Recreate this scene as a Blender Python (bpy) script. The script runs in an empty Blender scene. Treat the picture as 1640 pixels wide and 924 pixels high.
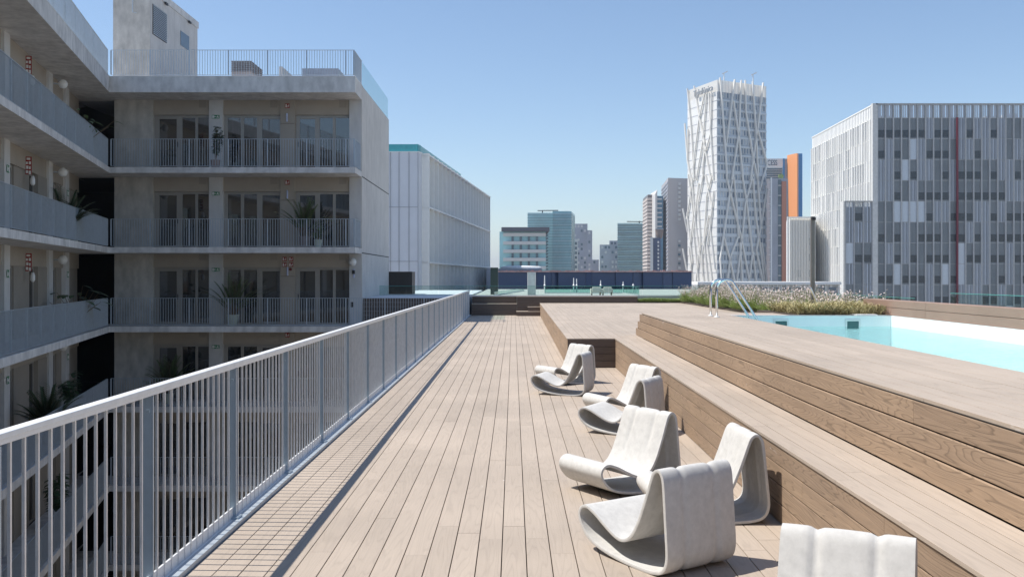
import bpy, math, random
from mathutils import Vector, Matrix, noise
random.seed(7)
R = math.radians
S = bpy.context.scene
COL = S.collection

# ------------------------------------------------------------------ camera
F = 1500.0; VX = 822.0; HY = 444.0; EYE = 1.70
cd = bpy.data.cameras.new('camera'); cam = bpy.data.objects.new('camera', cd); COL.objects.link(cam)
cam.location = (0, 0, EYE); cam.rotation_euler = (R(90), 0, 0)
cd.sensor_width = 36; cd.lens = 36 * F / 1640; cd.shift_x = -2 / 1640; cd.shift_y = -18 / 1640
cd.clip_start = 0.1; cd.clip_end = 9000
S.camera = cam

# ------------------------------------------------------------------ sky and sun
SUN_EL = 61.0; SUN_AZ = -87.5      # azimuth from +Y towards +X
sd = Vector((math.sin(R(SUN_AZ)) * math.cos(R(SUN_EL)), math.cos(R(SUN_AZ)) * math.cos(R(SUN_EL)), math.sin(R(SUN_EL))))
W = bpy.data.worlds.new('World'); S.world = W; W.use_nodes = True
nt = W.node_tree; bg = nt.nodes['Background']
sky = nt.nodes.new('ShaderNodeTexSky'); sky.sky_type = 'NISHITA'; sky.sun_disc = False
sky.sun_elevation = R(SUN_EL); sky.sun_rotation = R(SUN_AZ)
sky.air_density = 1.0; sky.dust_density = 0.25; sky.ozone_density = 3.0
nt.links.new(sky.outputs[0], bg.inputs[0]); bg.inputs[1].default_value = 0.112
sl = bpy.data.lights.new('sun', 'SUN'); sl.energy = 4.3; sl.angle = R(0.53); sl.color = (1, 0.95, 0.88)
so = bpy.data.objects.new('sun', sl); COL.objects.link(so); so.rotation_euler = (-sd).to_track_quat('-Z', 'Y').to_euler()
S.view_settings.view_transform = 'Standard'; S.view_settings.look = 'None'
S.view_settings.gamma = 1; S.view_settings.use_curve_mapping = False
S.view_settings.exposure = 0.46

# ------------------------------------------------------------------ helpers
def at(px, py, Y):
    return Vector(((px - VX) * Y / F, Y, EYE - (py - HY) * Y / F))

def tag(o, label=None, cat=None, group=None, kind=None):
    if label: o['label'] = label
    if cat: o['category'] = cat
    if group: o['group'] = group
    if kind: o['kind'] = kind
    return o

def thing(name, loc, label, cat, group=None, rz=0):
    o = bpy.data.objects.new(name, None); COL.objects.link(o); o.location = loc; o.rotation_euler = (0, 0, rz)
    o.empty_display_size = 0.3
    return tag(o, label, cat, group)

def origin(o):
    v = Vector((0, 0, 0))
    while o is not None:
        v = v + Vector(o.location); o = o.parent
    return v

class MB:
    def __init__(s): s.v = []; s.f = []; s.m = []; s.mi = 0
    def hexa(s, p):   # 8 points: bottom 0-3 ccw, top 4-7
        n = len(s.v); s.v += [tuple(q) for q in p]
        for f in ((3, 2, 1, 0), (4, 5, 6, 7), (0, 1, 5, 4), (1, 2, 6, 5), (2, 3, 7, 6), (3, 0, 4, 7)):
            s.f.append(tuple(n + i for i in f)); s.m.append(s.mi)
        return s
    def box(s, x0, x1, y0, y1, z0, z1):
        return s.hexa([(x0, y0, z0), (x1, y0, z0), (x1, y1, z0), (x0, y1, z0), (x0, y0, z1), (x1, y0, z1), (x1, y1, z1), (x0, y1, z1)])
    def wall(s, a, b, t, z0, z1, off=0.0):
        # vertical slab from a to b (xy), thickness t, on the left-hand side of a->b starting at offset off
        a = Vector(a[:2]); b = Vector(b[:2]); d = (b - a).normalized(); n = Vector((-d.y, d.x))
        p = [a + n * off, b + n * off, b + n * (off + t), a + n * (off + t)]
        return s.hexa([(q.x, q.y, z0) for q in p] + [(q.x, q.y, z1) for q in p])
    def poly(s, pts, z0, z1):
        pts = [tuple(p[:2]) for p in pts]
        if sum(pts[i - 1][0] * pts[i][1] - pts[i][0] * pts[i - 1][1] for i in range(len(pts))) < 0: pts = pts[::-1]
        n = len(s.v); k = len(pts)
        s.v += [(p[0], p[1], z0) for p in pts] + [(p[0], p[1], z1) for p in pts]
        s.f.append(tuple(n + i for i in reversed(range(k)))); s.f.append(tuple(n + k + i for i in range(k))); s.m += [s.mi] * 2
        for i in range(k):
            j = (i + 1) % k; s.f.append((n + i, n + j, n + k + j, n + k + i)); s.m.append(s.mi)
        return s
    def bar(s, a, b, w, h=None):
        a = Vector(a); b = Vector(b); h = h or w; d = (b - a).normalized()
        u = d.cross(Vector((0, 0, 1)))
        if u.length < 1e-3: u = Vector((1, 0, 0))
        u.normalize(); v = u.cross(d)
        q = [(-1, -1), (1, -1), (1, 1), (-1, 1)]
        return s.hexa([a + u * i * w / 2 + v * j * h / 2 for i, j in q] + [b + u * i * w / 2 + v * j * h / 2 for i, j in q])
    def tube(s, pts, r, seg=10, r2=None):
        pts = [Vector(p) for p in pts]; n0 = len(s.v); N = len(pts); up = None
        for i, p in enumerate(pts):
            d = (pts[min(i + 1, N - 1)] - pts[max(i - 1, 0)]).normalized()
            if up is None:
                up = Vector((0, 0, 1)) if abs(d.z) < .9 else Vector((0, 1, 0))
            u = d.cross(up)
            if u.length < 1e-4: u = d.cross(Vector((1, 0, 0)))
            u.normalize(); v = u.cross(d).normalized(); up = v
            rr = r if r2 is None else r + (r2 - r) * i / (N - 1)
            for k in range(seg):
                a = 2 * math.pi * k / seg; s.v.append(tuple(p + u * rr * math.cos(a) + v * rr * math.sin(a)))
        for i in range(N - 1):
            for k in range(seg):
                a = n0 + i * seg + k; b = n0 + i * seg + (k + 1) % seg
                s.f.append((a, b, b + seg, a + seg)); s.m.append(s.mi)
        s.f.append(tuple(n0 + k for k in reversed(range(seg)))); s.f.append(tuple(n0 + (N - 1) * seg + k for k in range(seg))); s.m += [s.mi] * 2
        return s
    def lathe(s, c, prof, seg=16):
        n0 = len(s.v)
        for r, z in prof:
            for k in range(seg):
                a = 2 * math.pi * k / seg; s.v.append((c[0] + r * math.cos(a), c[1] + r * math.sin(a), c[2] + z))
        for i in range(len(prof) - 1):
            for k in range(seg):
                a = n0 + i * seg + k; b = n0 + i * seg + (k + 1) % seg
                s.f.append((a, b, b + seg, a + seg)); s.m.append(s.mi)
        s.f.append(tuple(n0 + k for k in reversed(range(seg)))); s.f.append(tuple(n0 + (len(prof) - 1) * seg + k for k in range(seg))); s.m += [s.mi] * 2
        return s
    def quad(s, a, b, c, d):
        n = len(s.v); s.v += [tuple(a), tuple(b), tuple(c), tuple(d)]; s.f.append((n, n + 1, n + 2, n + 3)); s.m.append(s.mi); return s
    def tri(s, a, b, c):
        n = len(s.v); s.v += [tuple(a), tuple(b), tuple(c)]; s.f.append((n, n + 1, n + 2)); s.m.append(s.mi); return s
    def mesh(s, name, mats, o=Vector((0, 0, 0)), smooth=False):
        me = bpy.data.meshes.new(name)
        me.from_pydata([(v[0] - o.x, v[1] - o.y, v[2] - o.z) for v in s.v], [], s.f)
        for m in (mats if isinstance(mats, (list, tuple)) else [mats]): me.materials.append(m)
        me.polygons.foreach_set('material_index', s.m)
        if smooth: me.polygons.foreach_set('use_smooth', [True] * len(me.polygons))
        me.update(); return me
    def build(s, name, mats, parent=None, smooth=False, bevel=0, loc=None, **t):
        o0 = origin(parent) if parent else Vector((0, 0, 0))
        loc = Vector(loc) if loc is not None else None
        sub = loc if loc is not None else o0
        me = s.mesh(name, mats, sub, smooth)
        ob = bpy.data.objects.new(name, me); COL.objects.link(ob)
        if parent: ob.parent = parent
        if loc is not None: ob.location = loc - o0
        if bevel:
            m = ob.modifiers.new('bevel', 'BEVEL'); m.width = bevel; m.segments = 2; m.limit_method = 'ANGLE'
        return tag(ob, **t)

def struct(name, mb, mats, **k): return mb.build(name, mats, kind='structure', **k)
def place(name, me, parent, loc, rz=0, **t):
    ob = bpy.data.objects.new(name, me); COL.objects.link(ob); ob.parent = parent
    ob.location = Vector(loc) - origin(parent) if parent else loc
    ob.rotation_euler = (0, 0, rz); return tag(ob, **t)
def repeats(name, proto, mats, parent, spots, rz=0, limit=100):
    """spots: world locations sorted by size in view; the first `limit` are parts, the rest one part of kind stuff"""
    spots = sorted(spots, key=lambda p: (Vector(p) - Vector((0, 0, EYE))).length)
    me = proto.mesh(name, mats)
    for p in spots[:limit]: place(name, me, parent, p, rz)
    rest = spots[limit:]
    if rest:
        mb = MB(); M = Matrix.Rotation(rz, 3, 'Z')
        for p in rest:
            n = len(mb.v); mb.v += [tuple(M @ Vector(v) + Vector(p)) for v in proto.v]
            mb.f += [tuple(n + i for i in f) for f in proto.f]; mb.m += proto.m
        mb.build(name, mats, parent, kind='stuff')

# ------------------------------------------------------------------ materials
def nodes(name):
    m = bpy.data.materials.new(name); m.use_nodes = True; t = m.node_tree
    return m, t, t.nodes['Principled BSDF']
def N(t, ty, **k):
    n = t.nodes.new(ty)
    for a, b in k.items():
        if a.startswith('i_'): n.inputs[int(a[2:])].default_value = b
        else: setattr(n, a, b)
    return n
def mul(c, k): return (c[0] * k, c[1] * k, c[2] * k, 1)
def plain(name, c, rough=.6, metal=0, var=.12, scale=3.0, bump=0.0, stretch=(1, 1, 1), spec=.5, obj=False, alpha=None):
    m, t, b = nodes(name)
    co = N(t, 'ShaderNodeTexCoord').outputs['Object'] if obj else N(t, 'ShaderNodeNewGeometry').outputs['Position']
    mp = N(t, 'ShaderNodeMapping'); mp.inputs['Scale'].default_value = stretch; t.links.new(co, mp.inputs[0])
    n1 = N(t, 'ShaderNodeTexNoise'); n1.inputs['Scale'].default_value = scale; n1.inputs['Detail'].default_value = 6; n1.inputs['Roughness'].default_value = .65
    t.links.new(mp.outputs[0], n1.inputs['Vector'])
    cr = N(t, 'ShaderNodeValToRGB'); cr.color_ramp.elements[0].position = .3; cr.color_ramp.elements[1].position = .7
    cr.color_ramp.elements[0].color = mul(c, 1 - var); cr.color_ramp.elements[1].color = mul(c, 1 + var)
    t.links.new(n1.outputs[0], cr.inputs[0]); t.links.new(cr.outputs[0], b.inputs['Base Color'])
    b.inputs['Roughness'].default_value = rough; b.inputs['Metallic'].default_value = metal; b.inputs['Specular IOR Level'].default_value = spec
    if bump:
        n2 = N(t, 'ShaderNodeTexNoise'); n2.inputs['Scale'].default_value = scale * 12; n2.inputs['Detail'].default_value = 4
        t.links.new(mp.outputs[0], n2.inputs['Vector'])
        bp = N(t, 'ShaderNodeBump'); bp.inputs['Strength'].default_value = bump; bp.inputs['Distance'].default_value = .02
        t.links.new(n2.outputs[0], bp.inputs['Height']); t.links.new(bp.outputs[0], b.inputs['Normal'])
    return m

def concrete(name, c, seams=None, stain=.35):
    m, t, b = nodes(name); L = t.links.new
    pos = N(t, 'ShaderNodeNewGeometry').outputs['Position']
    n1 = N(t, 'ShaderNodeTexNoise'); n1.inputs['Scale'].default_value = .9; n1.inputs['Detail'].default_value = 8; n1.inputs['Roughness'].default_value = .7; L(pos, n1.inputs['Vector'])
    mp = N(t, 'ShaderNodeMapping'); mp.inputs['Scale'].default_value = (2.6, 2.6, 1.1); L(pos, mp.inputs[0])
    n2 = N(t, 'ShaderNodeTexNoise'); n2.inputs['Scale'].default_value = 1.5; n2.inputs['Detail'].default_value = 6; L(mp.outputs[0], n2.inputs['Vector'])
    cr = N(t, 'ShaderNodeValToRGB'); e = cr.color_ramp.elements
    e[0].position = .33; e[1].position = .67; e[0].color = mul(c, 1 - stain * .7); e[1].color = mul(c, 1 + stain * .35)
    ad = N(t, 'ShaderNodeMath', operation='ADD'); L(n1.outputs[0], ad.inputs[0]); L(n2.outputs[0], ad.inputs[1])
    hf = N(t, 'ShaderNodeMath', operation='MULTIPLY'); hf.inputs[1].default_value = .5; L(ad.outputs[0], hf.inputs[0]); L(hf.outputs[0], cr.inputs[0])
    out = cr.outputs[0]
    if seams:   # panel joints: spacing along y and along z
        sx = N(t, 'ShaderNodeSeparateXYZ'); L(pos, sx.inputs[0])
        for ax, sp, wd in seams:
            dv = N(t, 'ShaderNodeMath', operation='DIVIDE'); dv.inputs[1].default_value = sp; L(sx.outputs[ax], dv.inputs[0])
            fr = N(t, 'ShaderNodeMath', operation='FRACT'); L(dv.outputs[0], fr.inputs[0])
            lt = N(t, 'ShaderNodeMath', operation='LESS_THAN'); lt.inputs[1].default_value = wd / sp; L(fr.outputs[0], lt.inputs[0])
            mx = N(t, 'ShaderNodeMix', data_type='RGBA'); L(lt.outputs[0], mx.inputs[0]); L(out, mx.inputs[6]); mx.inputs[7].default_value = mul(c, .55); out = mx.outputs[2]
    L(out, b.inputs['Base Color']); b.inputs['Roughness'].default_value = .85
    n3 = N(t, 'ShaderNodeTexNoise'); n3.inputs['Scale'].default_value = 14; n3.inputs['Detail'].default_value = 5; L(pos, n3.inputs['Vector'])
    bp = N(t, 'ShaderNodeBump'); bp.inputs['Strength'].default_value = .25; bp.inputs['Distance'].default_value = .02; L(n3.outputs[0], bp.inputs['Height']); L(bp.outputs[0], b.inputs['Normal'])
    return m

def wood(name, c, c2, along='y', grain=.25, freq=26, fine=.12, wear=False, rough=.7, line=.2):
    """boards: per-board tone, long fibre noise, contour-line cathedral grain"""
    m, t, b = nodes(name); L = t.links.new
    g = N(t, 'ShaderNodeNewGeometry'); pos = g.outputs['Position']; rnd = g.outputs['Random Per Island']
    off = N(t, 'ShaderNodeVectorMath', operation='SCALE'); off.inputs[0].default_value = (31, 17, 53); L(rnd, off.inputs[3])
    vv = N(t, 'ShaderNodeVectorMath', operation='ADD'); L(pos, vv.inputs[0]); L(off.outputs[0], vv.inputs[1])
    def mapped(sl, sc):
        mp = N(t, 'ShaderNodeMapping'); mp.inputs['Scale'].default_value = (sl, sc, sc) if along == 'x' else (sc, sl, sc); L(vv.outputs[0], mp.inputs[0]); return mp.outputs[0]
    n1 = N(t, 'ShaderNodeTexNoise'); n1.inputs['Scale'].default_value = 1; n1.inputs['Detail'].default_value = 5; n1.inputs['Roughness'].default_value = .6; L(mapped(2.2, 70), n1.inputs['Vector'])
    n2 = N(t, 'ShaderNodeTexNoise'); n2.inputs['Scale'].default_value = 1; n2.inputs['Detail'].default_value = 2.2; n2.inputs['Roughness'].default_value = .4; n2.inputs['Distortion'].default_value = .25; L(mapped(.5, 7.5), n2.inputs['Vector'])
    mu = N(t, 'ShaderNodeMath', operation='MULTIPLY'); mu.inputs[1].default_value = freq; L(n2.outputs[0], mu.inputs[0])
    fr = N(t, 'ShaderNodeMath', operation='FRACT'); L(mu.outputs[0], fr.inputs[0])
    rr = N(t, 'ShaderNodeValToRGB'); e = rr.color_ramp.elements; e[0].position = 0; e[0].color = (0, 0, 0, 1); e[1].position = line; e[1].color = (1, 1, 1, 1)
    x = rr.color_ramp.elements.new(.8); x.color = (.85, .85, .85, 1); x = rr.color_ramp.elements.new(1.0); x.color = (0, 0, 0, 1); L(fr.outputs[0], rr.inputs[0])
    # tone per board
    tone = N(t, 'ShaderNodeMix', data_type='RGBA'); L(rnd, tone.inputs[0]); tone.inputs[6].default_value = (*c, 1); tone.inputs[7].default_value = (*c2, 1)
    gm = N(t, 'ShaderNodeMath', operation='MULTIPLY_ADD'); gm.inputs[1].default_value = grain; gm.inputs[2].default_value = 1 - grain; L(rr.outputs[0], gm.inputs[0])
    fm = N(t, 'ShaderNodeMath', operation='MULTIPLY_ADD'); fm.inputs[1].default_value = fine * 2; fm.inputs[2].default_value = 1 - fine; L(n1.outputs[0], fm.inputs[0])
    k = N(t, 'ShaderNodeMath', operation='MULTIPLY'); L(gm.outputs[0], k.inputs[0]); L(fm.outputs[0], k.inputs[1])
    n4 = N(t, 'ShaderNodeTexNoise'); n4.inputs['Scale'].default_value = .7; n4.inputs['Detail'].default_value = 4; L(pos, n4.inputs['Vector'])
    k2 = N(t, 'ShaderNodeMath', operation='MULTIPLY_ADD'); k2.inputs[1].default_value = .44; k2.inputs[2].default_value = .78; L(n4.outputs[0], k2.inputs[0])
    k3 = N(t, 'ShaderNodeMath', operation='MULTIPLY'); L(k.outputs[0], k3.inputs[0]); L(k2.outputs[0], k3.inputs[1])
    sc = N(t, 'ShaderNodeVectorMath', operation='SCALE'); L(tone.outputs[2], sc.inputs[0]); L(k3.outputs[0], sc.inputs[3])
    out = sc.outputs[0]
    # scattered pale scuffs
    n5 = N(t, 'ShaderNodeTexNoise'); n5.inputs['Scale'].default_value = 1; n5.inputs['Detail'].default_value = 3
    mp5 = N(t, 'ShaderNodeMapping'); mp5.inputs['Scale'].default_value = (9, 4, 9) if along == 'y' else (4, 9, 9); L(pos, mp5.inputs[0]); L(mp5.outputs[0], n5.inputs['Vector'])
    r5 = N(t, 'ShaderNodeValToRGB'); r5.color_ramp.elements[0].position = .735; r5.color_ramp.elements[1].position = .78; r5.color_ramp.elements[1].color = (.6, .6, .6, 1); L(n5.outputs[0], r5.inputs[0])
    mx = N(t, 'ShaderNodeMix', data_type='RGBA'); L(r5.outputs[0], mx.inputs[0]); L(out, mx.inputs[6]); mx.inputs[7].default_value = (.68, .64, .60, 1); out = mx.outputs[2]
    if wear:   # bleached scrape along the upper edge of the top board
        sx = N(t, 'ShaderNodeSeparateXYZ'); L(pos, sx.inputs[0])
        mr = N(t, 'ShaderNodeMapRange'); mr.inputs[1].default_value = .93; mr.inputs[2].default_value = 1.0; L(sx.outputs[2], mr.inputs[0])
        ya = N(t, 'ShaderNodeMapRange'); ya.inputs[1].default_value = 6.8; ya.inputs[2].default_value = 5.6; L(sx.outputs[1], ya.inputs[0])
        yb = N(t, 'ShaderNodeMapRange'); yb.inputs[1].default_value = 3.9; yb.inputs[2].default_value = 4.6; L(sx.outputs[1], yb.inputs[0])
        nn = N(t, 'ShaderNodeTexNoise'); nn.inputs['Detail'].default_value = 5; nn.inputs['Scale'].default_value = 1
        mp6 = N(t, 'ShaderNodeMapping'); mp6.inputs['Scale'].default_value = (30, 3, 30); L(pos, mp6.inputs[0]); L(mp6.outputs[0], nn.inputs['Vector'])
        a1 = N(t, 'ShaderNodeMath', operation='MULTIPLY'); L(mr.outputs[0], a1.inputs[0]); L(ya.outputs[0], a1.inputs[1])
        a2 = N(t, 'ShaderNodeMath', operation='MULTIPLY'); L(a1.outputs[0], a2.inputs[0]); L(yb.outputs[0], a2.inputs[1])
        a3 = N(t, 'ShaderNodeMath', operation='ADD'); L(a2.outputs[0], a3.inputs[0]); L(nn.outputs[0], a3.inputs[1])
        r6 = N(t, 'ShaderNodeValToRGB'); r6.color_ramp.elements[0].position = 1.0; r6.color_ramp.elements[1].position = 1.35; L(a3.outputs[0], r6.inputs[0])
        m6 = N(t, 'ShaderNodeMix', data_type='RGBA'); L(r6.outputs[0], m6.inputs[0]); L(out, m6.inputs[6]); m6.inputs[7].default_value = (.62, .57, .53, 1); out = m6.outputs[2]
    L(out, b.inputs['Base Color']); b.inputs['Roughness'].default_value = rough
    bp = N(t, 'ShaderNodeBump'); bp.inputs['Strength'].default_value = .35; bp.inputs['Distance'].default_value = .004; L(k.outputs[0], bp.inputs['Height']); L(bp.outputs[0], b.inputs['Normal'])
    return m

def glass_thin(name, tint, refl=1.45):
    m, t, b = nodes(name); t.nodes.remove(b); L = t.links.new
    tr = N(t, 'ShaderNodeBsdfTransparent'); tr.inputs[0].default_value = (*tint, 1)
    gl = N(t, 'ShaderNodeBsdfGlossy'); gl.inputs['Roughness'].default_value = .03
    fr = N(t, 'ShaderNodeFresnel'); fr.inputs[0].default_value = refl
    ge = N(t, 'ShaderNodeNewGeometry'); iv = N(t, 'ShaderNodeMath', operation='SUBTRACT'); iv.inputs[0].default_value = 1; L(ge.outputs['Backfacing'], iv.inputs[1])
    ff = N(t, 'ShaderNodeMath', operation='MULTIPLY'); L(fr.outputs[0], ff.inputs[0]); L(iv.outputs[0], ff.inputs[1])
    mx = N(t, 'ShaderNodeMixShader'); L(ff.outputs[0], mx.inputs[0]); L(tr.outputs[0], mx.inputs[1]); L(gl.outputs[0], mx.inputs[2])
    L(mx.outputs[0], t.nodes['Material Output'].inputs[0]); return m

def pane_mat(name, c, c2, stretch=(3, 3, .3), rough=.04, spec=.6):
    m = plain(name, c, rough=rough, var=.5, scale=1.2, stretch=stretch, spec=spec); return m

M = {}
M['deck'] = wood('deck_wood', (.435, .362, .292), (.392, .326, .262), grain=.10, freq=14, fine=.10)
M['deckx'] = wood('deck_wood_cross', (.435, .362, .292), (.392, .326, .262), along='x', grain=.10, freq=14, fine=.10)
M['riser'] = wood('riser_wood', (.365, .26, .175), (.305, .218, .15), grain=.38, freq=30, fine=.30, wear=True, line=.13)  # same boards as the deck; lower-angle sunlight put into browner tone and stronger grain
M['riserx_shaded'] = wood('riser_wood_cross_shaded', (.125, .092, .075), (.105, .08, .066), along='x', grain=.25, freq=22, fine=.2)  # riser wood darkened: shade on the camera-facing boards is painted into the colour
M['terra'] = wood('terracotta_wood', (.34, .225, .17), (.31, .205, .155), grain=.06, freq=12, fine=.12)
M['under'] = plain('deck_void', (.03, .027, .025), .9)
M['galv'] = plain('galvanised_steel', (.68, .69, .70), .40, .5, var=.10, scale=14, bump=.05)
M['galv_white'] = plain('galvanised_flange', (.74, .75, .75), .5, .2, var=.06, scale=10)
M['rail_bldg'] = plain('gallery_steel', (.44, .49, .53), .45, .3, var=.08, scale=6)
M['concrete'] = concrete('pale_concrete', (.54, .51, .46), stain=.55)
M['slab'] = concrete('slab_concrete', (.68, .66, .63), stain=.5)
M['sidewall'] = concrete('precast_panels', (.62, .59, .55), seams=[(1, 1.33, .02)], stain=.22)
M['column'] = concrete('column_concrete', (.62, .61, .59), stain=.2)
M['beige'] = plain('beige_lintel', (.39, .34, .28), .6, var=.08, scale=1)
M['frame'] = plain('bronze_frame', (.36, .335, .30), .45, .3, var=.05)
M['wingwall'] = plain('gallery_wall', (.32, .285, .24), .7, var=.08, scale=1)
M['pane'] = plain('dark_window_glass', (.010, .014, .018), .03, var=.6, scale=1.1, stretch=(2.5, 2.5, .25), spec=.5)
M['pane'].node_tree.nodes['Principled BSDF'].inputs['IOR'].default_value = 2.3
M['dark'] = plain('dark_void_wall', (.03, .03, .032), .8)  # near-black for joints, and for the missing light in the passage
M['black'] = plain('black_plastic', (.02, .02, .02), .5)
M['steel'] = plain('polished_steel', (.75, .77, .78), .12, 1.0, var=.04)
M['white'] = plain('white_paint', (.78, .78, .76), .5, var=.05)
M['glass'] = glass_thin('balustrade_glass', (.84, .92, .90))
M['glass_teal'] = glass_thin('teal_glass', (.60, .80, .77))
M['glass_edge'] = plain('glass_edge', (.10, .38, .34), .2)
M['concrete_chair'] = plain('fibre_cement', (.55, .54, .515), .85, var=.10, scale=22, bump=.05, obj=True)
M['fin'] = plain('white_fins', (.86, .84, .79), .55, var=.03)
M['finback'] = plain('fin_backing_glass', (.50, .53, .56), .25, var=.15, scale=.4)
M['whitepanel'] = plain('white_cladding', (.66, .67, .70), .55, var=.05, scale=.5)
M['teal'] = plain('teal_parapet_glass', (.06, .36, .40), .15, var=.1)
M['ground'] = plain('city_ground', (.32, .31, .29), .9, var=.2, scale=.02)
M['asphalt'] = plain('asphalt', (.05, .05, .052), .9, var=.2, scale=.5)
M['leaf'] = plain('leaf_green', (.10, .17, .055), .5, var=.4, scale=5)
M['leafdark'] = plain('leaf_dark', (.055, .10, .045), .45, var=.4, scale=5)
M['grass'] = plain('dry_grass', (.40, .35, .17), .7, var=.35, scale=4)
M['clump'] = plain('clump_leaf', (.25, .34, .09), .6, var=.4, scale=6)
M['petal'] = plain('gaura_petals', (.66, .55, .51), .6, var=.2, scale=20)
M['stem'] = plain('brown_stem', (.16, .11, .06), .8)
M['greenstem'] = plain('green_stem', (.22, .24, .10), .7)
M['soil'] = plain('soil', (.08, .06, .045), .95, var=.3, scale=8)
M['pot_light'] = plain('pale_green_pot', (.50, .52, .42), .6)
M['pot_pink'] = plain('pink_clay_pot', (.36, .27, .24), .7)
M['pot_grey'] = plain('grey_brown_pot', (.24, .20, .19), .7)
M['green'] = plain('exit_green', (.02, .22, .09), .5, var=.02)
M['red'] = plain('fire_red', (.30, .02, .015), .5, var=.05)
M['navy'] = plain('navy_cladding', (.06, .095, .18), .35, var=.15, scale=.15)
M['orange_pink'] = plain('orange_coping', (.70, .42, .36), .7, var=.3, scale=3)
M['lav'] = plain('pale_roof', (.40, .41, .45), .7)
M['terrace'] = plain('terrace_paving', (.42, .43, .40), .8, var=.15)

DECK0 = -17.0      # street level below the deck
# ------------------------------------------------------------------ ground and streets
struct('ground', MB().box(-4000, 4000, -3000, 6000, DECK0 - 1, DECK0), M['ground'])
struct('road', MB().box(17, 28, -200, 700, DECK0 + .002, DECK0 + .02), M['asphalt'])
struct('courtyard', MB().box(-15, -2.2, -18, 36, DECK0 + .002, DECK0 + .06), M['concrete'])

# ------------------------------------------------------------------ lines of the stepped deck (x as a function of distance y)
def bench(y): return 1.80 + .0069 * y
def plat(y): return .90 + .0069 * y
def rbot(y): return 2.27 + .0095 * y
def rtop(y): return 2.32 + .011 * y
def pool_l(y): return 3.60 + .0255 * y
def pool_r(y): return 6.45 + .0262 * y
Y0 = -3.0; YR = 17.6; YS = 18.4; YB = 41.8; ZP = .55; ZD = 1.0; PF = 17.1

def boards(mb, fa, fb, n, y0, y1, z, th=.022, gap=.006, seg=2.4, rng=None):
    rng = rng or random
    for i in range(n):
        y = y0; first = True
        while y < y1 - 1e-3:
            L_ = seg * (rng.uniform(.35, 1) if first else 1) * rng.choice((1, 1, .8)); first = False
            e = min(y + L_, y1)
            if y1 - e < .4: e = y1
            def X(yy, k, s): 
                a = fa(yy); b = fb(yy); return a + (b - a) * k / n + s
            g = gap / 2; dz = rng.uniform(-.0007, .0007)
            p = [(X(y, i, g), y + .0015), (X(y, i + 1, -g), y + .0015), (X(e, i + 1, -g), e - .0015), (X(e, i, g), e - .0015)]
            mb.hexa([(q[0], q[1], z - th) for q in p] + [(q[0], q[1], z + dz) for q in p])
            y = e
    return mb
def vboards(mb, fx, n, y0, y1, z0, z1, setback=0, seg=3.2, gap=.007, th=.022, stagger=0, face=-1, rng=None):
    """vertical risers running along y with outer face at fx"""
    rng = rng or random; h = (z1 - z0) / n
    for i in range(n):
        y = y0; e1 = y1 - stagger * i; first = True
        while y < e1 - 1e-3:
            L_ = seg * (rng.uniform(.3, 1) if first else rng.uniform(.85, 1)); first = False; e = min(y + L_, e1)
            if e1 - e < .5: e = e1
            a = fx(y) + setback * i; b = fx(e) + setback * i
            zz0 = z0 + h * i + gap / 2; zz1 = z0 + h * (i + 1) - gap / 2
            if face < 0: p = [(a, y + .001), (a + th, y + .001), (b + th, e - .001), (b, e - .001)]
            else: p = [(a - th, y + .001), (a, y + .001), (b, e - .001), (b - th, e - .001)]
            mb.hexa([(q[0], q[1], zz0) for q in p] + [(q[0], q[1], zz1) for q in p])
            y = e
    return mb
def xboards(mb, x0, x1, y, n, z0, z1, seg=9, gap=.007, th=.022):
    h = (z1 - z0) / n
    for i in range(n):
        x = x0
        while x < x1 - 1e-3:
            e = min(x + seg, x1)
            mb.box(x + .001, e - .001, y, y + th, z0 + h * i + gap / 2, z0 + h * (i + 1) - gap / 2); x = e
    return mb

rg = random.Random(3)
# lower deck
d = MB(); boards(d, lambda y: -1.870, lambda y: 2.180, 27, Y0, YB, 0, seg=2.6, rng=rg)
struct('lower_deck', d, M['deck'], bevel=.0015)
struct('deck_underlay', MB().poly([(-1.90, Y0), (2.2, Y0), (2.2, YB + .3), (-1.90, YB + .3)], -.25, -.03), M['under'])
# bench and platform at 0.55
d = MB(); boards(d, lambda y: bench(y) - .012, rbot, 4, Y0, YR, ZP, rng=rg)
boards(d, lambda y: plat(y) - .012, lambda y: plat(y) + .0 + 6.45, 43, YR, YB, ZP, rng=rg)
struct('raised_deck', d, M['deck'], bevel=.0015)
struct('raised_deck_core', MB().poly([(bench(Y0) + .03, Y0), (rbot(Y0) + .5, Y0), (rbot(YR) + .5, YR), (bench(YR) + .03, YR)], -.02, ZP - .03)
       .poly([(plat(YR) + .03, YR + .03), (7.5, YR + .03), (7.5, YB + .4), (plat(YB) + .03, YB + .4)], -.02, ZP - .03), M['under'])
d = MB(); vboards(d, bench, 4, Y0, YR, .004, ZP - .024, rng=rg); vboards(d, plat, 4, YR + .024, YB, .004, ZP - .024, rng=rg)
struct('bench_riser', d, M['riser'], bevel=.0015)
d = MB(); xboards(d, plat(YR), bench(YR), YR, 4, .004, ZP - .024)
struct('recess_riser', d, M['riserx_shaded'], bevel=.0015)
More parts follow.
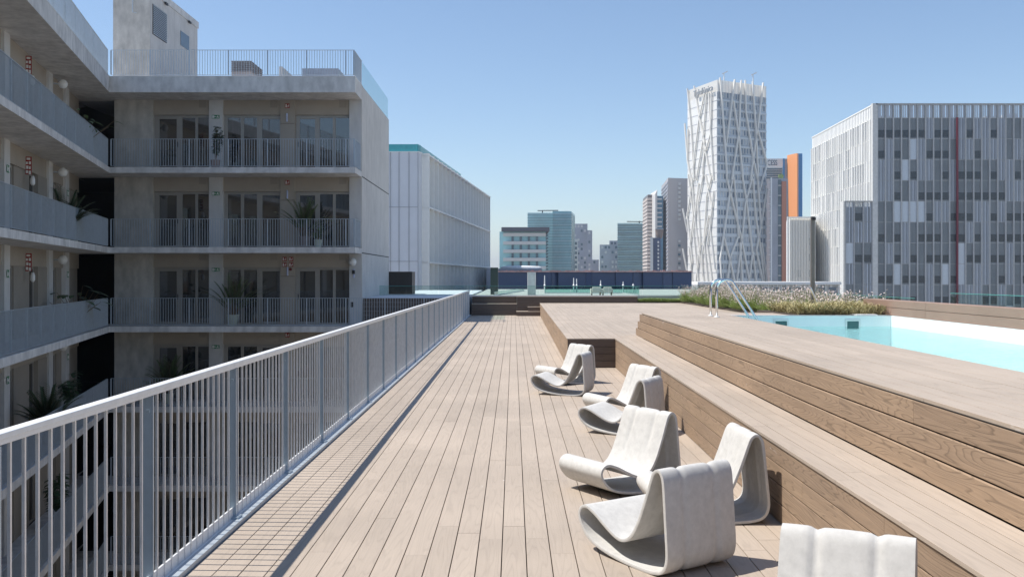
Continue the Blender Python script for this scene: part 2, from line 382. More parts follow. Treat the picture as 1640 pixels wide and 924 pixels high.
# pool deck at 1.0
d = MB(); boards(d, lambda y: rtop(y) - .004, pool_l, 10, Y0, PF, ZD, rng=rg)
boards(d, lambda y: rtop(y) - .004, lambda y: 5.1 + 0 * y, 16, PF, YS, ZD, rng=rg)
struct('pool_deck', d, M['deck'], bevel=.0015)
struct('pool_deck_core', MB().poly([(rtop(Y0) + .06, Y0), (pool_l(Y0) - .05, Y0), (pool_l(PF) - .05, PF), (rtop(PF) + .06, PF)], ZP, ZD - .03)
       .poly([(rtop(PF) + .06, PF + .16), (7.3, PF + .16), (7.3, YS), (rtop(YS) + .06, YS)], ZP, ZD - .03), M['under'])
d = MB(); vboards(d, rbot, 3, Y0, YS + .3, ZP + .004, ZD - .026, setback=.022, stagger=.12, seg=2.9, rng=rg)
struct('pool_deck_riser', d, M['riser'], bevel=.0015)
d = MB()
for i in range(3):
    h = (ZD - .03 - ZP) / 3
    d.box(rbot(YS) + .03 + .022 * i, 7.3, YS + .3 - .12 * i - .03, YS + .3 - .12 * i, ZP + .004 + h * i, ZP + h * (i + 1))
struct('pool_deck_back_riser', d, M['riserx_shaded'])
struct('pool_deck_kerb', MB().poly([(rtop(Y0) - .006, Y0), (rtop(Y0) + .1, Y0), (rtop(PF) + .1, PF), (rtop(PF) - .006, PF)], ZD - .025, ZD - .023), M['under'])

# far bench and steps at the end of the deck
xl = -1.86; xm = .16; xr = 5.55
d = MB(); xboards(d, xl, xm, YB, 2, .004, .49, seg=2.3); xboards(d, xm + .01, xr, YB - .01, 4, .004, .815, seg=2.6)
xboards(d, xl, xm, YB + .55, 2, .52, .815, seg=2.3)
xboards(d, .14, 1.19, 41.05, 1, .004, .17); xboards(d, .65, 1.19, 41.35, 1, .2, .365)
struct('far_riser', d, M['riserx_shaded'])
d = MB(); d.box(xl, xm, YB - .01, YB + .55, .495, .52); d.box(xl, xm + .006, YB + .53, YB + 1.0, .82, .845); d.box(xm + .01, xr, YB - .02, YB + .9, .82, .845)
d.box(.13, 1.19, 41.04, 41.8, .175, .2); d.box(.64, 1.19, 41.34, 41.8, .37, .395)
struct('far_treads', d, M['deckx'])
struct('terrace', MB().box(xl, 14, YB + .9, 68, DECK0, .83).box(xl, xm, YB + .03, YB + .9, 0, .49).box(xm, xr, YB + .02, YB + .9, 0, .81)
       .box(xr, 9.6, YB + .02, YB + .9, 0, .56), M['terrace'])

# ------------------------------------------------------------------ our own building below the deck
b = thing('deck_building', (5, 20, DECK0), 'concrete block carrying the timber roof deck', 'building')
MB().poly([(-2.10, Y0 - 2), (9.5, Y0 - 2), (9.5, YB + .9), (-2.10, YB + .9)], DECK0, -.26).build('wall', M['concrete'], b)
MB().box(-2.07, -1.90, Y0, YB, -.26, .004).box(-1.93, -1.875, Y0, YB, -.02, .03).build('edge_flashing', M['rail_bldg'], b)

# ------------------------------------------------------------------ deck railing
RX = -1.955; H = 1.10
rail = thing('deck_railing', (RX, 20, 0), 'long galvanised steel railing with upright bars along the left edge of the deck', 'railing')
posts = [2.02 + 1.5 * i for i in range(-1, 27)]
MB().box(RX - .03, RX + .03, posts[0] - .1, 41.75, H - .012, H + .012).box(RX - .022, RX + .022, posts[0] - .1, 41.75, H - .034, H - .0125).build('top_rail', M['galv_white'], rail, bevel=.003)
MB().box(RX - .006, RX + .006, posts[0], 41.7, .03, .10).box(RX - .03, RX + .045, posts[0], 41.7, .018, .0295).build('bottom_rail', M['galv_white'], rail)
pm = MB().box(-.027, .027, -.007, .007, .03, H - .036).box(-.045, .055, -.05, .05, .0305, .042)
for k in (0,):
    pm.box(-.009, .009, -.016, -.007, H - .125, H - .107)
repeats('post', pm, plain('post_steel_sky_tint', (.40, .48, .55), .35, .6, var=.08, scale=10), rail, [(RX, y, 0) for y in posts])  # bluish base colour stands in for sky reflected in the posts
bm = MB().box(-.0062, .0062, -.0062, .0062, .03, H - .035)
repeats('baluster', bm, M['galv'], rail, [(RX + .004, y + 1.5 * (j + 1) / 14.0 - (.5 / 14 if 0 else 0), 0) for y in posts for j in range(13) if y + 1.5 * (j + 1) / 14 < 41.7])

# ------------------------------------------------------------------ pool
pool = thing('swimming_pool', (5.2, 8, ZD), 'white walled swimming pool sunk in the upper timber deck', 'pool')
basin = plain('pool_render', (.88, .89, .88), .5, var=.03)
tb = .12
d = MB()
def pq(y, r): return (pool_r(y) if r else pool_l(y), y)
d.hexa([(pool_l(Y0), Y0, -.3), (pool_r(Y0), Y0, -.3), (pool_r(PF), PF, -.3), (pool_l(PF), PF, -.3), (pool_l(Y0), Y0, -.2), (pool_r(Y0), Y0, -.2), (pool_r(PF), PF, -.2), (pool_l(PF), PF, -.2)])
d.hexa([(pool_l(Y0) - .04, Y0, -.2), (pool_l(Y0), Y0, -.2), (pool_l(PF), PF, -.2), (pool_l(PF) - .04, PF, -.2), (pool_l(Y0) - .04, Y0, ZD - .005), (pool_l(Y0), Y0, ZD - .005), (pool_l(PF), PF, ZD - .005), (pool_l(PF) - .04, PF, ZD - .005)])
d.hexa([(pool_r(Y0), Y0, -.2), (pool_r(Y0) + .3, Y0, -.2), (pool_r(PF) + .3, PF, -.2), (pool_r(PF), PF, -.2), (pool_r(Y0), Y0, ZD), (pool_r(Y0) + .3, Y0, ZD), (pool_r(PF) + .3, PF, ZD), (pool_r(PF), PF, ZD)])
d.box(pool_l(PF) - .04, pool_r(PF) + .3, PF, PF + .15, -.2, ZD - .012)
d.box(pool_l(Y0), pool_r(Y0), Y0 - .15, Y0, -.2, ZD)
d.build('basin', basin, pool)
MB().box(pool_l(PF) - .04, pool_r(PF), PF - .012, PF + .15, ZD - .011, ZD + .003).build('coping', M['galv'], pool)
MB().box(6.28, 6.66, PF + .02, PF + .35, ZD + .004, ZD + .02).build('skimmer_cover', M['white'], pool)
for sx in (4.89, 6.20):
    f = MB()
    f.box(sx - .14, sx + .14, PF - .014, PF - .001, .90, .935); f.box(sx - .14, sx + .14, PF - .014, PF - .001, .735, .76)
    f.box(sx - .14, sx - .105, PF - .014, PF - .001, .761, .899); f.box(sx + .105, sx + .14, PF - .014, PF - .001, .761, .899)
    fo = f.build('skimmer', M['white'], pool, bevel=.006)
    MB().box(sx - .104, sx + .104, PF - .006, PF - .002, .761, .899).build('opening', plain('skimmer_dark', (.05, .13, .13), .4), fo)
# water
m, t, bb = nodes('pool_water'); t.nodes.remove(bb); L = t.links.new
tr = N(t, 'ShaderNodeBsdfTransparent'); tr.inputs[0].default_value = (.62, .90, .935, 1)
gl = N(t, 'ShaderNodeBsdfGlossy'); gl.inputs['Roughness'].default_value = .02
fr = N(t, 'ShaderNodeFresnel'); fr.inputs[0].default_value = 1.33
g = N(t, 'ShaderNodeNewGeometry'); mp = N(t, 'ShaderNodeMapping'); mp.inputs['Scale'].default_value = (6, 9, 1); L(g.outputs['Position'], mp.inputs[0])
nz = N(t, 'ShaderNodeTexNoise'); nz.inputs['Scale'].default_value = 1; nz.inputs['Detail'].default_value = 4; nz.inputs['Distortion'].default_value = .6; L(mp.outputs[0], nz.inputs['Vector'])
bp = N(t, 'ShaderNodeBump'); bp.inputs['Strength'].default_value = .9; bp.inputs['Distance'].default_value = .06; L(nz.outputs[0], bp.inputs['Height'])
L(bp.outputs[0], gl.inputs['Normal']); L(bp.outputs[0], fr.inputs['Normal'])
mx = N(t, 'ShaderNodeMixShader'); L(fr.outputs[0], mx.inputs[0]); L(tr.outputs[0], mx.inputs[1]); L(gl.outputs[0], mx.inputs[2]); L(mx.outputs[0], t.nodes['Material Output'].inputs[0])
w = MB(); w.quad((pool_l(Y0) + .001, Y0, .80), (pool_r(Y0) - .001, Y0, .80), (pool_r(PF) - .001, PF - .001, .80), (pool_l(PF) + .001, PF - .001, .80))
struct('pool_water', w, m)
# ladder: two bent tubes from the deck over the edge into the pool
ld = thing('pool_ladder', (3.6, 16.5, ZD), 'polished steel pool ladder with two arched handrails on the left pool edge', 'ladder')
for y in (16.30, 16.80):
    pts = [(3.54, y, ZD + .01), (3.54, y, ZD + .50)]
    for a in range(0, 8):
        th = math.pi - a / 7 * R(128); pts.append((3.54 + .17 + .17 * math.cos(th), y, ZD + .50 + .155 * math.sin(th)))
    pts += [(4.30, y, ZD - .12), (4.34, y, ZD - .3), (4.34, y, ZD - .9)]
    MB().tube(pts, .021, 12).build('handrail', M['steel'], ld, smooth=True)
    MB().lathe((3.54, y, ZD + .003), [(.05, 0), (.05, .008), (.03, .02)], 16).build('flange', M['white'], ld, smooth=True)
for z in (.55, .3, .05): MB().box(4.30, 4.40, 16.31, 16.79, z, z + .03).build('tread', M['steel'], ld)

# right terracotta wall rising from the pool rim
d = MB()
for i, (a, bz) in enumerate(((ZD + .004, ZD + .14), (ZD + .147, ZD + .275))):
    y = 0.0
    while y < 18.6:
        e = min(y + 3.9, 18.6)
        d.hexa([(pool_r(y) + .012, y + .003, a), (pool_r(y) + .3, y + .003, a), (pool_r(e) + .3, e - .003, a), (pool_r(e) + .012, e - .003, a),
                (pool_r(y) + .012, y + .003, bz), (pool_r(y) + .3, y + .003, bz), (pool_r(e) + .3, e - .003, bz), (pool_r(e) + .012, e - .003, bz)]); y = e
tag(d.build('low_timber_wall', M['terra'], None, bevel=.003), 'low reddish timber wall rising from the right rim of the pool', 'wall')
struct('side_terrace', MB().box(7.45, 9.5, -5, YB + .015, .3, .555).box(7.3, 9.6, 0, 18.6, .556, 1.0), M['terrace'])

# outdoor shower post and leaning handrail in the grass
p = at(1301.5, 444, 19.0)
sh = thing('outdoor_shower', (p.x, 19.0, ZD - .1), 'tall slim brushed steel shower post standing in the grass behind the pool', 'shower')
MB().box(p.x - .035, p.x + .035, 18.96, 19.04, .7, at(0, 347, 19).z).build('post', plain('brown_steel', (.22, .20, .18), .4, .6), sh, bevel=.004)
MB().box(p.x - .04, p.x + .035, 18.90, 18.96, at(0, 349, 19).z - .05, at(0, 349, 19).z).build('shower_head', M['black'], sh)
p2 = at(1298, 461, 18.2); p3 = at(1311, 492, 18.2)
tag(MB().bar((p2.x, 18.2, p2.z), (p3.x, 18.2, p3.z), .055, .03).build('slanted_plate', M['steel'], None, bevel=.004), 'shiny slanted steel plate leaning in front of the shower post', 'plate')

# ------------------------------------------------------------------ chairs
PROF = [(-.014, .20), (-.006, .232), (.02, .256), (.055, .263), (.09, .256), (.15, .232), (.22, .195), (.29, .160), (.345, .140), (.393, .134), (.44, .147), (.487, .185),
        (.535, .255), (.575, .34), (.612, .43), (.648, .525), (.668, .572), (.688, .594), (.708, .600), (.727, .592), (.743, .567), (.752, .53), (.76, .45), (.768, .355),
        (.777, .25), (.784, .165), (.783, .11), (.768, .064), (.735, .032), (.68, .016), (.6, .009), (.5, .009), (.4, .013), (.3, .022), (.2, .038), (.12, .060), (.06, .092), (.022, .13), (-.002, .165)]
def cr(p0, p1, p2, p3, t):
    return tuple(.5 * ((2 * p1[i]) + (-p0[i] + p2[i]) * t + (2 * p0[i] - 5 * p1[i] + 4 * p2[i] - p3[i]) * t * t + (-p0[i] + 3 * p1[i] - 3 * p2[i] + p3[i]) * t ** 3) for i in (0, 1))
def chair_mesh():
    n = len(PROF); P = []
    for i in range(n):
        for k in range(5): P.append(cr(PROF[i - 1], PROF[i], PROF[(i + 1) % n], PROF[(i + 2) % n], k / 5))
    K = len(P); WD = .545; NW = 40; th = .0095
    nor = []
    for i in range(K):
        a = P[i - 1]; c = P[(i + 1) % K]; dx, dz = c[0] - a[0], c[1] - a[1]; l = math.hypot(dx, dz); nor.append((-dz / l, dx / l))   # outward (profile runs clockwise seen with u right, z up)
    def mask(u, z, i):
        # flutes on the backrest, the top and the rear leg; fading into the seat and under the rocker
        if u > .5 and z > .1 and i < K * .72: 
            return max(0, min(1, (z - .24) / .15)) if i < K * .5 else max(0, min(1, (z - .02) / .1))
        if u > .55 and z <= .12 and i > K * .6: return max(0, min(1, (u - .5) / .2))
        return 0
    me = bpy.data.meshes.new('loop_chair'); V = []; Fc = []
    def surf(sign):
        base = len(V)
        for i in range(K):
            u, z = P[i]; nx, nz_ = nor[i]; m_ = mask(u, z, i)
            for j in range(NW + 1):
                w_ = (j / NW - .5) * WD
                g_ = math.exp(-((w_ - .125) / .020) ** 2) + math.exp(-((w_ + .125) / .020) ** 2)
                crown = .010 * (1 - ((abs(w_) - .18) / .12) ** 2 if abs(w_) > .125 else 1 - (w_ / .16) ** 2)
                off = sign * th + m_ * (-.012 * g_ + crown * .35 - .001)
                V.append((.395 - (u + nx * off), w_, z + nz_ * off))
        for i in range(K):
            for j in range(NW):
                a = base + i * (NW + 1) + j; b_ = base + ((i + 1) % K) * (NW + 1) + j
                Fc.append((a, a + 1, b_ + 1, b_) if sign > 0 else (a, b_, b_ + 1, a + 1))
        return base
    o_ = surf(1); i_ = surf(-1)
    for j in (0, NW):
        # rounded rim strip: three rows of its own verts
        base = len(V); s_ = -1 if j == 0 else 1
        for i in range(K):
            A = Vector(V[o_ + i * (NW + 1) + j]); B = Vector(V[i_ + i * (NW + 1) + j]); C_ = (A + B) / 2 + Vector((0, s_ * .003, 0))
            V.extend([tuple(A), tuple(C_), tuple(B)])
        for i in range(K):
            a = base + i * 3; b_ = base + ((i + 1) % K) * 3
            for q in (0, 1): Fc.append((a + q, b_ + q, b_ + q + 1, a + q + 1) if s_ > 0 else (a + q, a + q + 1, b_ + q + 1, b_ + q))
    me.from_pydata(V, [], Fc); me.materials.append(M['concrete_chair'])
    me.polygons.foreach_set('use_smooth', [True] * len(me.polygons)); me.update(); return me
cm = chair_mesh()
CH = [(.868, 5.721, 123.7, .5, 'nearest complete loop chair, its shaded ribbed back turned to the viewer'),
      (.729, 13.719, 161.1, 1.0, 'side-on loop chair, front one of the far pair before the dark riser'),
      (.843, 15.089, 212.6, .8, 'rear loop chair of the far pair, its top against the dark riser'),
      (1.204, 10.324, 151.1, .4, 'front loop chair of the middle pair, its curled side edge towards the viewer'),
      (1.343, 11.459, 206.0, .4, 'rear loop chair of the middle pair with sunlit ribbed backrest by the bench riser'),
      (.871, 7.561, 212.9, -1.0, 'large sunlit loop chair facing left, just beyond the shaded back of the nearest one'),
      (1.353, 6.691, 184.3, -1.0, 'loop chair close to the bench casting a shadow on the riser boards'),
      (1.299, 3.749, 243.8, .5, 'cropped loop chair at the bottom edge, only its white backrest showing')]
for x, y, a, pit, lab in CH:
    o = bpy.data.objects.new('loop_chair', cm); COL.objects.link(o); o.location = (x, y, .004)
    o.rotation_euler = (0, -R(pit), R(a)); tag(o, lab, 'chair', 'pale concrete loop chairs on the deck')

# ------------------------------------------------------------------ residence building: front block and left wing
LV = [5.91, 2.85, -.18, -3.25, -6.27, -9.3, -12.4]      # gallery floors
ROOFT = 9.37; ROOFB = 8.77
FY = 35.85; WY = 37.4; XR = -6.05; CX = -15.46
FW = ['top gallery floor', 'second floor from top', 'third floor from top', 'fourth floor from top', 'fifth floor from top', 'sixth floor from top', 'lowest floor']
wd_ = Vector((.2468, -.969)); wn = Vector((-.969, -.2468))
def WP(t_, n_=0): q = Vector((CX, FY)) + wd_ * t_ + wn * n_; return (q.x, q.y)
def X37(px): return (px - VX) * WY / F
B = thing('apartment_building', (-12, 37, DECK0), 'concrete apartment building with open galleries, front block and angled left wing', 'building')
WL = 52
# front block body
def body():
    d = MB(); d.box(-15.93, XR - .03, WY + .45, 45.49, DECK0, ROOFB - .02); return d
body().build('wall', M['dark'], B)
MB().box(XR - .02, XR + .004, WY + .001, 45.52, DECK0, 9.33).box(-15.9, XR - .02, 45.5, 45.52, DECK0, 9.0).build('side_wall', M['sidewall'], B)
for z in (5.7, 2.65):
    MB().box(XR + .0045, XR + .008, WY + .01, 45.5, z, z + .04).build('wall_joint', M['dark'], B)
# roof slab with fascia (L shaped, mitred)
def ledge(z0, z1, name, mat):
    d = MB()
    d.poly([(CX, FY), (XR + .0, FY), (XR + .0, WY + .3), (CX - 2.2, WY + .3)], z0, z1)
    d.poly([WP(0), WP(WL), WP(WL, 1.5), WP(0, 1.5)], z0, z1); d.poly([WP(0), WP(0, 1.5), (CX - 2.2, WY + .3)], z0, z1); d.poly([WP(0, 1.5), WP(-3.6, 1.5), (CX - 2.2, WY + .3)], z0, z1)
    return d.build(name, mat, B)
ledge(ROOFB, ROOFT, 'roof_slab', M['slab'])
MB().poly([(CX - 2.2, WY + .3), (XR, WY + .3), (XR, 45.5), (CX - 2.2, 45.5)], ROOFB, ROOFT - .02).poly([WP(-3.6, 1.5), WP(WL, 1.5), WP(WL, 9), WP(-12, 9)][::-1], ROOFB, ROOFT - .02).build('roof', M['lav'], B)
d = MB(); d.box(CX, XR + .01, FY - .012, FY + .1, ROOFT, ROOFT + .025); d.wall(WP(0), WP(WL), .1, ROOFT, ROOFT + .025, -.09); d.build('roof_edge_trim', M['galv_white'], B)
for k, z in enumerate(LV):
    ledge(z - .22, z, 'gallery_slab', M['slab'])
    if k == 2:
        MB().box(XR, -2.12, FY, WY + .2, z - .22, z - .002).build('bridge_slab', M['slab'], B)
# front block: piers, lintels, windows per floor
bays = [(245, 335), (357, 449), (472, 559.5)]
glz = [[(253, 281, 1), (290, 311, 0), (315, 336, 0)], [(363, 384, 0), (389, 410, 0), (418.5, 446.6, 1)], [(479, 503.5, 1), (511, 532, 0), (536.5, 558.5, 0)]]
pane_me = {}
for k, z in enumerate(LV):
    zt = (LV[k - 1] - .22) if k else ROOFB
    z += .002
    MB().box(-15.93, X37(245), WY, WY + .45, z, zt - .002).build('concrete_pier', M['concrete'], B)
    MB().box(X37(335), X37(357), WY - .03, WY + .45, z, zt - .002).build('column', M['column'], B)
    MB().box(X37(449), X37(472), WY, WY + .45, z, zt - .002).build('wall_panel', M['beige'], B)
    MB().box(X37(449) + .01, X37(472) - .01, WY - .006, WY, z + 1.91, z + 1.922).build('panel_joint', M['dark'], B)
    MB().box(X37(559.5), XR - .021, WY - .01, WY + .45, z, zt - .002).build('column', M['column'], B)
    if k > 4: nb = 0
    for bi, (a, c) in enumerate(bays):
        xa, xc = X37(a), X37(c); zh = z + 2.24
        MB().box(xa + .002, xc - .002, WY + .05, WY + .4, zh + .03, zt - .003).build('lintel', M['beige'], B)
        MB().box(xc - .42, xc - .12, WY + .04, WY + .049, zh + .32, zh + .62).build('vent', M['wingwall'], B)
        # window unit
        fr_ = MB(); y0, y1 = WY + .14, WY + .22
        holes = []
        for (p0, p1, dr) in glz[bi]:
            holes.append((X37(p0), X37(p1), z + (.10 if dr else .06), zh - (.12 if dr else .07)))
        xs = [xa] + sum([[h[0], h[1]] for h in holes], []) + [xc]
        for i in range(0, len(xs), 2):
            if xs[i + 1] - xs[i] > .01: fr_.box(xs[i] + .001, xs[i + 1], y0, y1, z, zh + .029)
        for h in holes:
            fr_.box(h[0] + .0005, h[1] - .0005, y0 + .002, y1, z, h[2]); fr_.box(h[0] + .0005, h[1] - .0005, y0 + .002, y1, h[3], zh + .027)
        wo = fr_.build('window', M['frame'], B)
        for h, gz in zip(holes, glz[bi]):
            MB().box(h[0] - .004, h[1] + .004, y0 + .03, y0 + .045, h[2] - .004, h[3] + .004).build('pane', M['pane'], wo)
            if gz[2]:
                xh = h[1] + .05 if bi != 2 else h[0] - .06
                MB().box(xh - .012, xh + .012, y0 - .03, y0 - .001, z + 1.0, z + 1.2).build('handle', M['black'], wo)
# wing wall
def seg_wall(mb, t0, t1, z0, z1, off, th): 
    a = WP(t0, off); c = WP(t1, off); e = WP(t1, off + th); g_ = WP(t0, off + th); mb.poly([a, g_, e, c], z0, z1); return mb
pat = [(-1.94, -.41, 'w'), (-.41, .26, 'g'), (.26, .91, 'c'), (.91, 1.75, 'w'), (1.75, 2.92, 'g'), (2.92, 3.55, 'c'), (3.55, 4.8, 'l'), (4.8, 5.6, 'g'), (5.6, 7.45, 'w'), (7.45, 8.4, 'g'), (8.4, 9.0, 'c')]
t0 = 9.0
while t0 < WL - 6:
    for a, c, ty in ((0, 1.2, 'g'), (1.2, 2.1, 'w'), (2.1, 3.0, 'g'), (3.0, 4.9, 'w'), (4.9, 5.0, 'w'), (5.0, 5.6, 'c')): pat.append((t0 + a, t0 + c, ty))
    t0 += 5.6
for k, z in enumerate(LV):
    zt = (LV[k - 1] - .22) if k else ROOFB
    z += .002; zt -= .002; zh = z + 2.22
    ww = MB(); cc = MB(); li = MB(); seg_wall(li, -1.94, 46, zh, zt, 1.44, .2)
    for a, c, ty in pat:
        if ty in 'wl':
            if a < 16: seg_wall(MB(), a, c, z, zh - .002, 1.5 if ty == 'w' else 1.42, .2).build('gallery_wall', M['wingwall'], B)
            else: seg_wall(ww, a, c, z, zh - .002, 1.5, .2)
        elif ty == 'c':
            c1 = seg_wall(MB(), a, c, z, zt, 1.36, .28)
            if a < 16: c1.build('column', M['column'], B)
            else: seg_wall(cc, a, c, z, zt, 1.36, .28)
        elif ty == 'g':
            if a < 16:
                fm = MB(); seg_wall(fm, a, a + .07, z, zh - .002, 1.55, .08); seg_wall(fm, c - .07, c, z, zh - .002, 1.55, .08); seg_wall(fm, a + .07, c - .07, zh - .08, zh - .003, 1.55, .08); seg_wall(fm, a + .07, c - .07, z, z + .07, 1.55, .08)
                wo = fm.build('window', M['frame'], B); seg_wall(MB(), a + .068, c - .068, z + .06, zh - .07, 1.58, .02).build('pane', M['pane'], wo)
            else: seg_wall(ww, a, c, z, zh - .002, 1.6, .05)
    ww.build('distant_gallery_wall', M['wingwall'], B, kind='stuff'); li.build('gallery_lintel', M['beige'], B)
    if cc.v: cc.build('distant_column', M['column'], B, kind='stuff')
    # passage between the wing and the front block, its lack of light painted dark
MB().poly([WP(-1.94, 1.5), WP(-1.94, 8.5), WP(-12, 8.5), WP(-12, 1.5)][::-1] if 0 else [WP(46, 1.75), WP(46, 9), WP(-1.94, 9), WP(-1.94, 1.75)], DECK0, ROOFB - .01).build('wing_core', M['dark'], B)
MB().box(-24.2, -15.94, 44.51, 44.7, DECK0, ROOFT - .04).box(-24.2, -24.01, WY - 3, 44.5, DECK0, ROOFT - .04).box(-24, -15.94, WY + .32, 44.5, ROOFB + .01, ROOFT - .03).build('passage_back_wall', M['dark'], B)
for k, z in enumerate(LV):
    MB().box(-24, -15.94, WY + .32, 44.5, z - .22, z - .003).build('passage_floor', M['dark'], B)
# railings of the galleries and the roof
def gal_rail(path, z, h=1.08, name='gallery_railing', step=.1, off=.06):
    ro = MB(); bars = MB(); 
    for (a, c) in path:
        a = Vector(a); c = Vector(c); L_ = (c - a).length; dd = (c - a) / L_
        n = int(L_ / step)
        ro.bar((a.x, a.y, z + h), (c.x, c.y, z + h), .035, .016); ro.bar((a.x, a.y, z + .05), (c.x, c.y, z + .05), .035, .012)
        nn = Vector((-dd.y, dd.x))
        for i in range(n + 1):
            p_ = a + dd * i * step; th_ = .008 if i % 15 else .02; dp = .008 if i % 15 else .03
            q = [p_ - dd * th_ - nn * dp, p_ + dd * th_ - nn * dp, p_ + dd * th_ + nn * dp, p_ - dd * th_ + nn * dp]
            bars.hexa([(s.x, s.y, z + .057) for s in q] + [(s.x, s.y, z + h - .009) for s in q])
    r_ = ro.build(name, M['rail_bldg'], B); bars.build('upright_bars', M['rail_bldg'], r_); return r_
for k, z in enumerate(LV):
    xe = XR - .04 if k != 2 else -2.15
    path = [((CX + .04, FY + .06), (xe, FY + .06)), (WP(.06, .07), WP(30, .07))]
    if k != 2: path.append(((XR - .04, FY + .06), (XR - .04, WY - .02)))
    gal_rail(path, z)
gal_rail([((CX + .04, FY + .06), (XR - .06, FY + .06)), (WP(.06, .07), WP(34, .07)), ((XR - .06, FY + .06), (XR - .06, WY + .4))], ROOFT + .025, 1.0, 'roof_railing')
# roof glass along the right side
g_ = MB()
for i in range(5): g_.box(XR - .07, XR - .055, WY + .5 + i * 1.55, WY + 2.0 + i * 1.55, 9.34, 10.38)
go = tag(g_.build('glass_parapet', M['glass'], B), None)
# stair core tower on the roof
ct = MB(); xb = -14.94
ct.poly([(-16.45, 38.5), (xb, 38.5), (xb, 44.3), (-16.45, 44.3)], ROOFT, 13.45).build('stair_tower', M['concrete'], B)
MB().box(-16.5, xb + .05, 38.45, 44.35, 13.45, 13.75).build('stair_tower_coping', M['slab'], B)
MB().box(xb + .001, xb + .012, 38.52, 44.28, ROOFT + .03, 13.44).build('stair_tower_side', M['sidewall'], B)
v_ = MB()
v_.box(xb + .013, xb + .03, 38.75, 40.3, 11.75, 13.0)
vo = v_.build('louvre_vent', M['black'], B)
sl_ = MB()
for i in range(16): sl_.box(xb + .031, xb + .06, 38.76, 40.29, 11.78 + i * .077, 11.81 + i * .077)
sl_.build('slat', M['rail_bldg'], vo)
MB().box(xb + .013, xb + .03, 42.0, 43.1, 12.1, 12.75).build('window', plain('blue_grey_glass', (.12, .16, .20), .2), B)
for yy in (40.0, 42.9): MB().box(xb + .05, xb + .12, yy, yy + .25, 13.35, 13.44).build('floodlight', M['black'], B)
MB().tube([(-15.6, 38.4, 13.7), (-15.6, 38.38, 12.55), (-15.45, 38.4, 12.52)], .025, 8).build('pipe', M['rail_bldg'], B)
# roof chimney, slab and box
c0 = at(371, 97, 39.5); c1 = at(402, 121, 39.5)
ch = MB(); ch.box(c0.x, c1.x, 39.5, 41.3, ROOFT, 10.36); cho = ch.build('chimney', plain('clay_render', (.45, .38, .34), .8), B)
lv = MB()
for i in range(6): lv.box(c0.x - .02, c1.x + .02, 39.48, 41.32, 10.37 + i * .082, 10.40 + i * .082)
for i in range(7): lv.box(c0.x + .02 + i * .12, c0.x + .04 + i * .12, 39.5, 39.52, 10.36, 10.8)
lv.box(c0.x + .05, c1.x - .05, 39.55, 41.25, 10.36, 10.78)
lv.build('cowl', plain('cowl_grey', (.30, .28, .28), .7), cho)
a = at(484, 110, 41); c = at(542, 122, 41)
MB().box(a.x, c.x, 41, 42.5, ROOFT, a.z).build('roof_box', M['lav'], B)
a = at(447, 107, 39); c = at(452, 122, 39)
MB().box(a.x, c.x, 39, 41.2, ROOFT, a.z).build('roof_fin', M['sidewall'], B)
# wall lamps
def lamp(x, y, z, nx, ny):
    lo = MB().lathe((x, y, z - .13), [(.01, -.03), (.07, -.015), (.12, .03), (.147, .08), (.155, .13), (.147, .18), (.12, .23), (.07, .275), (.01, .29)], 20).build('wall_lamp', M['white'], B, smooth=True)
    MB().bar((x, y, z), (x + nx, y + ny, z), .05, .05).build('bracket', M['rail_bldg'], lo)
for k in range(0, 4):
    q = WP(2.9, 1.05); lamp(q[0], q[1], (LV[k - 1] - .22 if k else ROOFB) - .32, wn.x * .3, wn.y * .3)
q = X37(566); lamp(q, WY - .2, 2.30, 0, .19)
MB().box(X37(564.5), X37(568.5), WY - .12, WY - .012, 1.83, 1.98).build('camera_dome', M['black'], B)
for (px_, z_) in ((567, 1.85), (461, 1.93), (460.5, 5.0), (460, 8.06)):
    MB().box(X37(px_) - .03, X37(px_) + .03, WY - .06, WY - .012, z_ - .17, z_ + .17).build('emergency_light', plain('lilac_white', (.55, .6, .8), .4), B, bevel=.01)
tag(MB().box(X37(573) - .04, X37(573) + .05, FY + .1, FY + .2, .55, .75).build('socket_box', M['black'], B), None)

# signs -----------------------------------------------------------------
wm = M['white']
def running_sign(c, wdir, w_, h_, label, name='exit_sign', grp='green exit signs on the gallery columns', n=Vector((0, -1, 0))):
    o_ = thing(name, c, label, 'sign', grp)
    u = Vector(wdir); C0 = Vector(c) - u * w_ / 2
    def pl(u0, u1, v0, v1, dist, mat, nm):
        m_ = MB(); a_ = C0 + u * u0 * w_; b_ = C0 + u * u1 * w_
        q = [a_ + n * dist, b_ + n * dist, b_ + n * (dist - .006), a_ + n * (dist - .006)]
        m_.hexa([(s.x, s.y, c[2] - h_ / 2 + v0 * h_) for s in q] + [(s.x, s.y, c[2] - h_ / 2 + v1 * h_) for s in q]); m_.build(nm, mat, o_)
    pl(0, 1, 0, 1, .012, M['green'], 'panel')
    pl(.05, .27, .12, .88, .016, wm, 'door_symbol')
    m_ = MB()
    def seg2(p, q_, th_):
        a_ = C0 + u * p[0] * w_ + n * .018; b_ = C0 + u * q_[0] * w_ + n * .018
        a_.z = c[2] - h_ / 2 + p[1] * h_; b_.z = c[2] - h_ / 2 + q_[1] * h_; m_.bar(a_, b_, th_, th_)
    seg2((.32, .5), (.6, .5), .02); seg2((.32, .5), (.42, .72), .02); seg2((.32, .5), (.42, .28), .02)
    m_.build('arrow', wm, o_); m_ = MB()
    seg2((.80, .72), (.72, .42), .03); seg2((.72, .42), (.66, .15), .022); seg2((.72, .42), (.86, .35), .022); seg2((.86, .35), (.88, .12), .022); seg2((.79, .65), (.90, .5), .018); seg2((.79, .65), (.68, .6), .018); seg2((.82, .8), (.82, .88), .035)
    m_.build('running_figure', wm, o_)
